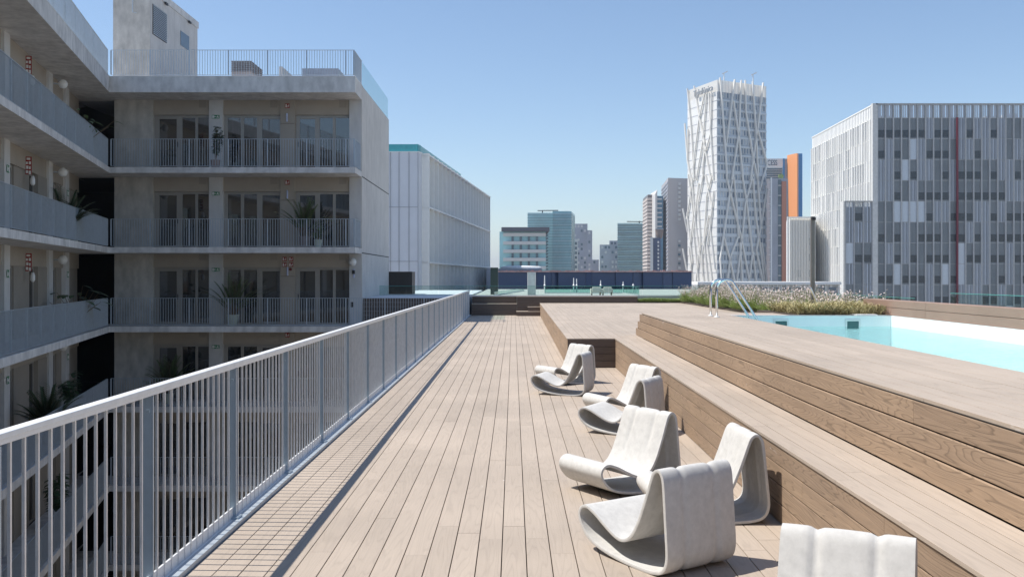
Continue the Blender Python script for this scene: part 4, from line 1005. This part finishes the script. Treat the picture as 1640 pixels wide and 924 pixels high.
# grey slab tower
Y = 460; o_ = thing('slab_tower', (at(1070, 0, Y).x, Y, DECK0), 'grey slab tower with one vertical line of small windows', 'building')
f0 = at(1070, 0, Y); f1 = at(1110, 0, Y); l1 = at(1059.5, 0, Y + 42)
Ps = [(f0.x, Y), (f1.x, Y + 4), (f1.x - 3, Y + 48), (l1.x, Y + 42)]
MB().poly(Ps, DECK0, zat(285, Y)).build('wall', warmgrey, o_)
for i in range(24): z = zat(292 + 6.1 * i, Y); m_ = MB(); m_.wall(Ps[3], Ps[0], .25, z - .4, z + .4, -.27); m_.build('window_band', greyc, o_)
for i in list(range(9)) + list(range(13, 21)): z = zat(294 + 7.1 * i, Y); x = at(1089, 0, Y).x; MB().box(x - .6, x + .6, Y + 1.2, Y + 2.5, z - .6, z + .6).build('window', bandw if i < 12 or i % 2 else bandd, o_)

# ------------------------------------------------------------------ lattice tower
T = thing('lattice_tower', (100, 440, DECK0), 'tall white tower wrapped in a lattice of slanting braces', 'building')
FC = Vector((93.7, 430)); LC = Vector((84.9, 455)); RC = Vector((120.2, 445)); BC = LC + RC - FC
ztp = zat(126, 430); zbt = DECK0
tw = plain('tower_glass', (.42, .47, .52), .2, var=.4, scale=.12); tlw = plain('tower_sunlit_glass', (.72, .71, .68), .35, var=.12, scale=.12); brc = plain('white_brace', (.80, .77, .71), .5, var=.02)
MB().poly([FC, RC, BC, LC], zbt, ztp - 6).build('core', tw, T)
MB().wall(LC, FC, .25, zbt, ztp - 6, -.27).build('left_facade', tlw, T)  # paler than the core: sun on this face is painted into the colour
nR = Vector(((RC - FC).y, -(RC - FC).x)).normalized(); nL = Vector(((FC - LC).y, -(FC - LC).x)).normalized()
tband = plain('tower_band', (.56, .60, .63), .4); NF = 25; hf_ = (ztp - 6 - zbt) / NF
for i in range(NF):
    z = zbt + hf_ * i
    MB().wall(FC, RC, .3, z, z + hf_ * (.36 if i < NF - 8 else .2), -.32).build('floor_band', tband, T)
    MB().wall(LC, FC, .1, z, z + .22, -.36).build('floor_line', M['lav'], T)
# windows on right face
wl = []; rr = random.Random(8)
for i in range(NF):
    for j in range(17):
        if rr.random() < .62:
            p_ = FC.lerp(RC, (j + .35 + rr.uniform(-.05, .05)) / 17.4); p_ = p_ + nR * .02; wl.append((p_.x, p_.y, zbt + hf_ * i + hf_ * .42))
ang = math.atan2((RC - FC).y, (RC - FC).x)
repeats('window', MB().box(0, .8, -.14, -.03, 0, 2.1), plain('tower_window', (.17, .22, .28), .15, var=.3), T, wl, rz=ang, limit=100)
wl = []
for i in range(NF):
    for j in range(17):
        p_ = FC.lerp(RC, (j + .95) / 17.4); wl.append((p_.x, p_.y, zbt + hf_ * i + hf_ * .38))
repeats('mullion', MB().box(0, .16, -.2, -.03, 0, hf_ * .6), brc, T, wl, rz=ang, limit=60)
# crown of vertical slats
m_ = MB()
for a_, c_, n_ in ((FC, RC, 34), (LC, FC, 30), (BC, LC, 20), (RC, BC, 20)):
    for i in range(n_):
        p_ = a_.lerp(c_, (i + .1) / n_); q = a_.lerp(c_, (i + .78) / n_); m_.wall(p_, q, .25, ztp - 6, ztp - .6, -.1)
m_.build('crown_screen', brc, T)
def brace(face, pts, w_=.8):
    A, Bv, n_ = (FC, RC, nR) if face == 'R' else (LC, FC, nL)
    P_ = []
    for s_, py_ in pts:
        p_ = A.lerp(Bv, s_) + n_ * .9; P_.append(Vector((p_.x, p_.y, EYE - (py_ - HY) * p_.y / F)))
    m_ = MB()
    for a_, c_ in zip(P_[:-1], P_[1:]): m_.bar(a_, c_, w_, w_ * .7)
    m_.build('brace', brc, T)
def z3(L_): return [((x - 340) / 375, 100 + y / 4.8625) for x, y in L_]
def z4(L_): return [((x - 325) / 360, 280 + y / 4.62) for x, y in L_]
for L_ in ([(350, 120), (385, 600), (405, 920)], [(460, 135), (395, 650)], [(510, 140), (490, 560), (437, 910)], [(450, 300), (490, 560), (525, 920)], [(540, 140), (545, 380), (605, 760), (640, 920)], [(597, 150), (625, 550), (640, 875)], [(680, 160), (635, 520), (580, 920)], [(635, 520), (712, 790), (675, 920)]): brace('R', z3(L_))
for L_ in ([(380, 0), (405, 120), (485, 450), (550, 790)], [(430, 0), (400, 170), (360, 450), (335, 620), (345, 790)], [(435, 20), (450, 200), (470, 470)], [(495, 0), (525, 180), (560, 480), (600, 790)], [(575, 0), (520, 200), (490, 500), (455, 790)], [(575, 30), (595, 300), (640, 600), (660, 790)], [(610, 0), (625, 250), (640, 400)], [(655, 0), (625, 120)], [(682, 100), (640, 350), (600, 560), (650, 790)], [(360, 450), (405, 620), (440, 790)], [(465, 460), (410, 600), (385, 790)], [(570, 590), (545, 790)], [(640, 500), (680, 790)], [(480, 500), (495, 790)]): brace('R', z4(L_))
# left face in zoomed pixels, x 112..340 at the top
def y3(L_): return [((x - 112) / 228, 100 + y / 4.8625) for x, y in L_]
def y4(L_): return [((x - 105) / 220, 280 + y / 4.62) for x, y in L_]
for L_ in ([(120, 205), (150, 500), (175, 920)], [(175, 185), (215, 420), (255, 620), (240, 920)], [(255, 250), (215, 430), (180, 700), (160, 920)], [(290, 240), (300, 500), (325, 920)], [(270, 250), (245, 600), (190, 920)], [(310, 240), (300, 560), (255, 720), (235, 920)], [(125, 520), (120, 760), (150, 920)], [(215, 430), (240, 560), (300, 900)]): brace('L', y3(L_), .65)
for L_ in ([(120, 0), (160, 300), (130, 560), (150, 790)], [(160, 0), (120, 250), (105, 330)], [(235, 0), (195, 220), (215, 500), (180, 790)], [(250, 0), (300, 260), (265, 520), (300, 790)], [(300, 0), (260, 160), (240, 480), (270, 790)], [(200, 60), (160, 420), (200, 790)], [(110, 300), (150, 620), (125, 790)], [(310, 120), (285, 400), (320, 700)], [(150, 60), (180, 400), (240, 790)], [(275, 300), (225, 600), (235, 790)]): brace('L', y4(L_), .65)
for py0, py1, d_ in ((198, 262, 1.6), (334, 372, 2.6), (398, 440, 2.6)):
    p_ = LC + (LC - FC).normalized() * .3; q = LC + Vector((-d_, 0)); MB().bar((q.x, q.y, zat(py0, 455)), (p_.x, p_.y, zat(py1, 455)), .8, .6).build('brace', brc, T)
def text(name, s, size, loc, rot, mat, parent, ext=.1, sx=1):
    cu = bpy.data.curves.new(name, 'FONT'); cu.body = s; cu.size = size; cu.extrude = ext; cu.align_x = 'CENTER'; cu.align_y = 'CENTER'
    tmp = bpy.data.objects.new(name, cu); COL.objects.link(tmp); dg = bpy.context.evaluated_depsgraph_get(); dg.update()
    me = bpy.data.meshes.new_from_object(tmp.evaluated_get(dg)); bpy.data.objects.remove(tmp); me.materials.clear(); me.materials.append(mat)
    o_ = bpy.data.objects.new(name, me); COL.objects.link(o_); o_.parent = parent; o_.location = Vector(loc) - origin(parent); o_.rotation_euler = rot; o_.scale = (sx, 1, 1); return o_
pc = LC.lerp(FC, .62) + nL * 1.5; angL = math.atan2((FC - LC).y, (FC - LC).x)
text('lettering', 'Telefónica', 4.2, (pc.x, pc.y, zat(147, 440)), (R(90), 0, angL), plain('sign_grey', (.32, .34, .36), .5), T, .2, 1.0)
for px_, yy in ((1159.5, 119), (1206, 121)):
    q = at(px_, yy, 437); MB().tube([(q.x, 437, ztp - 6), (q.x, 437, q.z)], .35, 6, .2).bar((q.x - .8, 437, q.z), (q.x + 1.6, 437, q.z + 1.2), .5).build('roof_mast', M['white'], T)
q = at(1183, 126, 440); MB().lathe((q.x, 446, ztp - 4), [(5.6, 0), (5.6, 3.9), (5.4, 4.2), (5.2, 3.9)], 24).build('helipad', plain('helipad_red', (.5, .38, .36), .6), T)

# ------------------------------------------------------------------ hotel with sign, orange and blue tower
Y = 520; Hh = thing('hotel_tower', (at(1255, 0, Y).x, Y, DECK0), 'orange and blue hotel tower carrying a white roof sign', 'building')
org = plain('orange_cladding', (.85, .34, .12), .6, var=.04); blu = plain('blue_cladding', (.03, .24, .55), .5, var=.05)
MB().poly(corner_box(1215, 1253.5, Y, 22), DECK0, zat(268.5, Y)).build('wall', bandw, Hh)
for i in range(5): z = zat(271 + 3.6 * i, Y); MB().box(at(1216, 0, Y).x, at(1252, 0, Y).x, Y - .3, Y - .01, z - .35, z + .35).build('window_band', bandd, Hh)
sg = MB().box(at(1212, 0, Y).x, at(1253.3, 0, Y).x, Y - .5, Y + .5, zat(268, Y) + .02, zat(254.5, Y)).build('roof_sign', M['fin'], Hh)
tx = text('lettering', 'PRINCESS', 4.2, (at(1228.5, 0, Y).x, Y - .6, zat(261.5, Y)), (R(90), 0, 0), plain('letter_blue', (.05, .08, .14), .5), sg, .08, .62)
MB().poly(corner_box(1253.6, 1257, Y - .5, 22), DECK0, zat(254.3, Y)).build('blue_strip', blu, Hh)
MB().poly(corner_box(1257.1, 1263, Y, 22), DECK0, zat(254.5, Y)).build('grey_strip', greyc, Hh)
P = corner_box(1263.2, 1271.5, Y - 3, 22); P[1] = (P[1][0], Y - 9); P[0] = (P[0][0], Y)
MB().poly([P[0], P[1], (at(1278.3, 0, Y - 5).x - .1, Y - 6), (at(1278.3, 0, Y - 5).x - .1, Y + 18), P[3]], DECK0, zat(249, Y)).build('orange_shaft', org, Hh)
MB().poly(corner_box(1278.4, 1285, Y - 5, 20), DECK0, zat(248, Y)).build('blue_strip', blu, Hh)
for i in range(14): z = zat(288 + 6.6 * i, Y); MB().box(at(1278, 0, Y).x, at(1279.6, 0, Y).x, Y - 3.2, Y - 2.1, z - .7, z + .7).build('balcony', bandd, Hh)
q = at(1250.5, 283, 500); 
MB().tube([(q.x, 500, q.z), (q.x, 499.4, q.z)], 1.5, 7).build('rosette', plain('yellow_green', (.35, .45, .12), .6, var=.5, scale=1.2), Hh)
Y = 440; o_ = thing('grey_block', (at(1245, 0, Y).x, Y, DECK0), 'grey blue apartment block with brick red strip in front of the hotel', 'building')
MB().poly(corner_box(1233, 1262, Y, 20), DECK0, zat(286, Y)).build('wall', greyc, o_)
MB().box(at(1246, 0, Y).x, at(1251, 0, Y).x, Y - .3, Y - .01, DECK0, zat(288, Y)).build('window_strip', bandd, o_)
for i in range(10): z = zat(298 + 16 * i, Y); MB().box(at(1246, 0, Y).x, at(1251, 0, Y).x, Y - .5, Y - .31, z, z + .4).build('spandrel', bandw, o_)
MB().box(at(1251.5, 0, Y).x, at(1258.5, 0, Y).x, Y - 1, Y - .01, DECK0, zat(291, Y)).build('red_strip', plain('brick_red', (.50, .19, .11), .7), o_)
for i in range(14): z = zat(292 + 11.6 * i, Y - 2); MB().box(at(1229, 0, Y).x, at(1233, 0, Y).x, Y - 2, Y - 1, z - .15, z + .15).build('landing', M['white'], o_)
MB().box(at(1231, 0, Y).x, at(1232.6, 0, Y).x, Y - 4, Y - 3, DECK0, zat(286, Y)).build('stair_post', M['white'], o_)

# ------------------------------------------------------------------ louvred buildings
lou_l = plain('aluminium_louvre', (.47, .50, .54), .45, .2, var=.06, scale=.4); lou_d = plain('dark_mesh_louvre', (.29, .315, .33), .5, .2, var=.1, scale=.4); lou_sunlit = plain('sunlit_louvre', (.70, .70, .68), .5, .1, var=.04, scale=.4)  # palest copy carries the sun on the left facade in its colour
backm = plain('louvre_backing', (.17, .195, .22), .3, var=.2, scale=.15); winm = plain('louvre_window', (.04, .05, .06), .2, var=.3)
def louvre_panel(kind, w_, h_):
    m_ = MB()
    if kind == 'dark':
        n = 9
        for i in range(n): m_.box(w_ * (i + .1) / n, w_ * (i + .72) / n, -.16, -.1, .05, h_ - .05)
    elif kind == 'stripe':
        for a_, b_ in ((.04, .2), (.26, .33), (.4, .58), (.66, .72), (.78, .96)): m_.box(w_ * a_, w_ * b_, -.2, -.1, .03, h_ - .03)
    else: m_.box(w_ * .03, w_ * .97, -.2, -.12, .03, h_ - .03)
    return m_
def louvred(parent, a, c, zb, rows, zs_h, w_, probs, seed, panel_mats, fin_mat, top_open=False, lim=33, windows=True):
    """a->c left to right seen from outside; rows: number of rows downwards from zb+rows*h"""
    rr = random.Random(seed); a = Vector(a); c = Vector(c); L_ = (c - a).length; dd = (c - a) / L_; n = int(round(L_ / w_)); w2 = L_ / n; an = math.atan2(dd.y, dd.x); nn = Vector((dd.y, -dd.x))
    sp = {'dark': [], 'stripe': [], 'plain': []}; win = []; fins = []
    for j in range(n):
        run = None
        for i in range(rows):
            p_ = a + dd * (w2 * j); z = zb + zs_h * i
            r_ = rr.random(); k_ = 'dark' if r_ < probs[0] else ('stripe' if r_ < probs[1] else 'plain')
            if top_open and i == rows - 1: k_ = 'stripe' if rr.random() < .7 else 'dark'
            sp[k_].append((p_.x, p_.y, z))
            if k_ != 'plain' and not (top_open and i == rows - 1) and (k_ == 'dark' and rr.random() < .75): win.append((p_.x, p_.y, z))
    for k_ in sp:
        if sp[k_]: repeats('louvre_panel', louvre_panel(k_, w2, zs_h), panel_mats[k_], parent, sp[k_], rz=an, limit=lim)
    if win and windows: repeats('window', MB().box(w2 * .1, w2 * .9, -.21, -.165, .3, zs_h * .42), winm, parent, win, rz=an, limit=100)
    repeats('fin', MB().box(-.11, .11, -.45, -.05, 0, zs_h * rows), fin_mat, parent, [(*(a + dd * w2 * j), zb) for j in range(n + 1)], rz=an, limit=60)
    for i in range(rows + 1):
        z = zb + zs_h * i; MB().wall(a, c, .12, z - .05, z + .05, -.24).build('transom', fin_mat, parent)
RB = thing('louvred_building', (80, 180, DECK0), 'large office building clad in grey vertical louvres with a thin dark red line', 'building')
Y = 172; x0 = at(1404, 0, Y).x; x1 = x0 + 27 * 1.47; hz = 33.3 * Y / F; zrows = 16; zb = zat(166.5, Y) - hz * .7 - hz * (zrows - 1)
zr = zat(189.5, Y)
pm3 = {'dark': lou_d, 'stripe': lou_l, 'plain': plain('pale_louvre_sheet', (.55, .59, .63), .4, .2, var=.04)}
zb = zr - hz * 14
MB().poly([(x0 + .02, Y), (x1, Y), (x1, Y + 41), (at(1302, 0, 213).x + .35, Y + 41)], DECK0, zr).build('wall', backm, RB)
louvred(RB, (x0, Y), (x1, Y), zb, 14, hz, 1.47, (.64, .95), 21, pm3, plain('grey_fin', (.44, .44, .43), .5))
# open top storey: slats with sky showing between
top = MB(); n = 27
rr = random.Random(2)
for j in range(n):
    xx = x0 + j * 1.47; f_ = ((.08, .2), (.28, .42), (.5, .62), (.72, .9)) if rr.random() < .6 else ((.08, .5), (.6, .92))
    for a_, b_ in f_: top.box(xx + 1.47 * a_, xx + 1.47 * b_, Y - .2, Y - .1, zr + .05, zat(166.5, Y) - .3)
top.build('roof_screen', lou_l, RB)
fs = MB()
for j in range(n + 1): fs.box(x0 + j * 1.47 - .1, x0 + j * 1.47 + .1, Y - .45, Y - .05, zr, zat(166.5, Y))
fs.box(x0 - .3, x1, Y - .5, Y + .1, zat(166.5, Y) - .28, zat(166.5, Y)); fs.build('roof_frame', plain('grey_frame', (.38, .38, .37), .5), RB)
pl_ = MB(); 
for j in range(9): a_ = x0 + 3 + j * 4; pl_.box(a_, a_ + 2.2, Y + 6, Y + 9, zr, zr + rr.uniform(.8, 1.9))
pl_.build('roof_plant', M['white'], RB)
xx = at(1530.5, 0, Y).x; MB().box(xx - .14, xx + .14, Y - .8, Y - .46, zat(470, Y) - 14, zr).build('red_line', plain('dark_red_line', (.17, .015, .03), .5), RB)
# left facade: same slats as the front, sunlight put into paler copies
aL = Vector((at(1302, 0, 213).x, 213)); cL = Vector((x0 - .3, Y + .1))
MB().wall(aL, cL, .3, DECK0, zr + 1.0, .01).build('side_wall', plain('sunlit_backing', (.45, .47, .50), .4), RB)  # backing lightened as well to paint in the sun
pmw = {'dark': lou_sunlit, 'stripe': lou_sunlit, 'plain': lou_sunlit}
louvred(RB, aL, cL, zr - hz * 14, 14, hz, 1.45, (.3, .7), 33, pmw, M['fin'], lim=20, windows=False)
ts = MB(); 
for j in range(44):
    p_ = aL.lerp(cL, (j + .1) / 44); q = aL.lerp(cL, (j + .75) / 44); ts.wall(p_, q, .15, zr, zat(166.5, Y), -.2)
ts.wall(aL, cL, .3, zat(166.5, Y) - .2, zat(166.5, Y), -.3); ts.build('side_roof_screen', M['fin'], RB)
MB().box(x0 - .9, x0 - .02, Y - .5, Y + .5, DECK0, zat(166.5, Y)).build('corner_pier', plain('corner_cream', (.60, .59, .56), .5), RB)
# lower attached volume
zr2 = zat(323, Y); xq = at(1352.5, 0, Y).x
MB().box(xq + .02, x0 - 1.0, Y + .1, Y + 1.6, DECK0, zr2 - hz * .25).build('lower_volume', backm, RB)
louvred(RB, (xq, Y), (x0 - .95, Y), zr2 - hz * 9.98, 10, hz, 1.47, (.35, .97), 44, pm3, plain('grey_fin_low', (.36, .36, .355), .5), lim=12)
MB().box(xq - .3, xq - .01, Y - .3, Y + 1.6, DECK0, zr2).build('corner_pier', plain('corner_cream2', (.62, .61, .58), .5), RB)
MB().box(xq, x0 - 1, Y - .5, Y - .1, zr2 - .1, zr2 + .05).build('roof_frame', plain('grey_frame2', (.38, .38, .37), .5), RB)
# small striped white building
Y = 200; o_ = thing('white_louvred_block', (at(1280, 0, Y).x, Y, DECK0), 'smaller white striped block between the hotel and the louvred building', 'building')
x0, x1 = at(1261, 0, Y).x, at(1306, 0, Y).x; zt = zat(347.5, Y)
MB().poly([(x0, Y), (x1, Y), (x1 + 6.1, Y + 20), (x0 + 5.6, Y + 20)], DECK0, zt).build('wall', plain('pale_wall', (.70, .70, .68), .6), o_)
for j in range(16): x = x0 + .5 + j * (x1 - x0 - 1) / 15; MB().box(x - .07, x + .07, Y - .35, Y - .01, DECK0, zt - .3).build('fin', M['fin'], o_)
for j, i in ((1, 3), (3, 2), (3, 3), (3, 4), (1, 4), (2, 4), (3, 1), (0, 4)):
    x = x0 + .8 + j * 1.25; z = zt - 2.6 - i * 3.4; MB().box(x, x + .8, Y - .1, Y - .01, z, z + 1.5).build('window', backm, o_)
MB().box(x0 - .2, x1, Y - .6, Y - .36, zt - .3, zt).build('roof_edge', M['fin'], o_)
# pale pergola-like strip building in front of the towers
Y = 120; o_ = thing('pale_pavilion', (at(1200, 0, Y).x, Y, DECK0), 'low pale pavilion with a long flat roof and slatted walls below the lattice tower', 'building')
x0, x1 = at(1116, 0, Y).x, at(1345, 0, Y).x; zt = zat(451.5, Y)
MB().box(x0, x1, Y, Y + 10, DECK0, zt - .35).build('wall', plain('pavilion_wall', (.40, .41, .43), .6), o_)
MB().box(x0, x1, Y - .6, Y + 10.3, zt - .34, zt).build('roof', M['fin'], o_)
rr = random.Random(4); m_ = MB()
for j in range(110): x = x0 + j * (x1 - x0) / 110; m_.box(x, x + .05 + .09 * rr.random(), Y - .3, Y - .05, DECK0, zt - .36)
m_.build('slats', M['fin'], o_)
for j in range(12): x = x0 + 1 + j * (x1 - x0 - 2) / 11; MB().box(x - .5, x + .5, Y - .35, Y - .31, zt - 1.6, zt - .7).build('opening', backm, o_)
MB().box(x0, x1, Y - .6, Y - .4, zt - 1.7, zt - 1.6).build('rail', M['fin'], o_)

# ------------------------------------------------------------------ haze
hm = bpy.data.materials.new('haze'); hm.use_nodes = True; t = hm.node_tree; t.nodes.remove(t.nodes['Principled BSDF'])
pv = t.nodes.new('ShaderNodeVolumePrincipled'); pv.inputs['Color'].default_value = (.84, .91, 1, 1); pv.inputs['Density'].default_value = .00026; pv.inputs['Anisotropy'].default_value = .2
t.links.new(pv.outputs[0], t.nodes['Material Output'].inputs['Volume'])
tag(MB().box(-4100, 4100, -3100, 6100, DECK0 - 2, 112).build('haze', hm), 'thin pale air haze over the whole city', 'haze', kind='stuff')
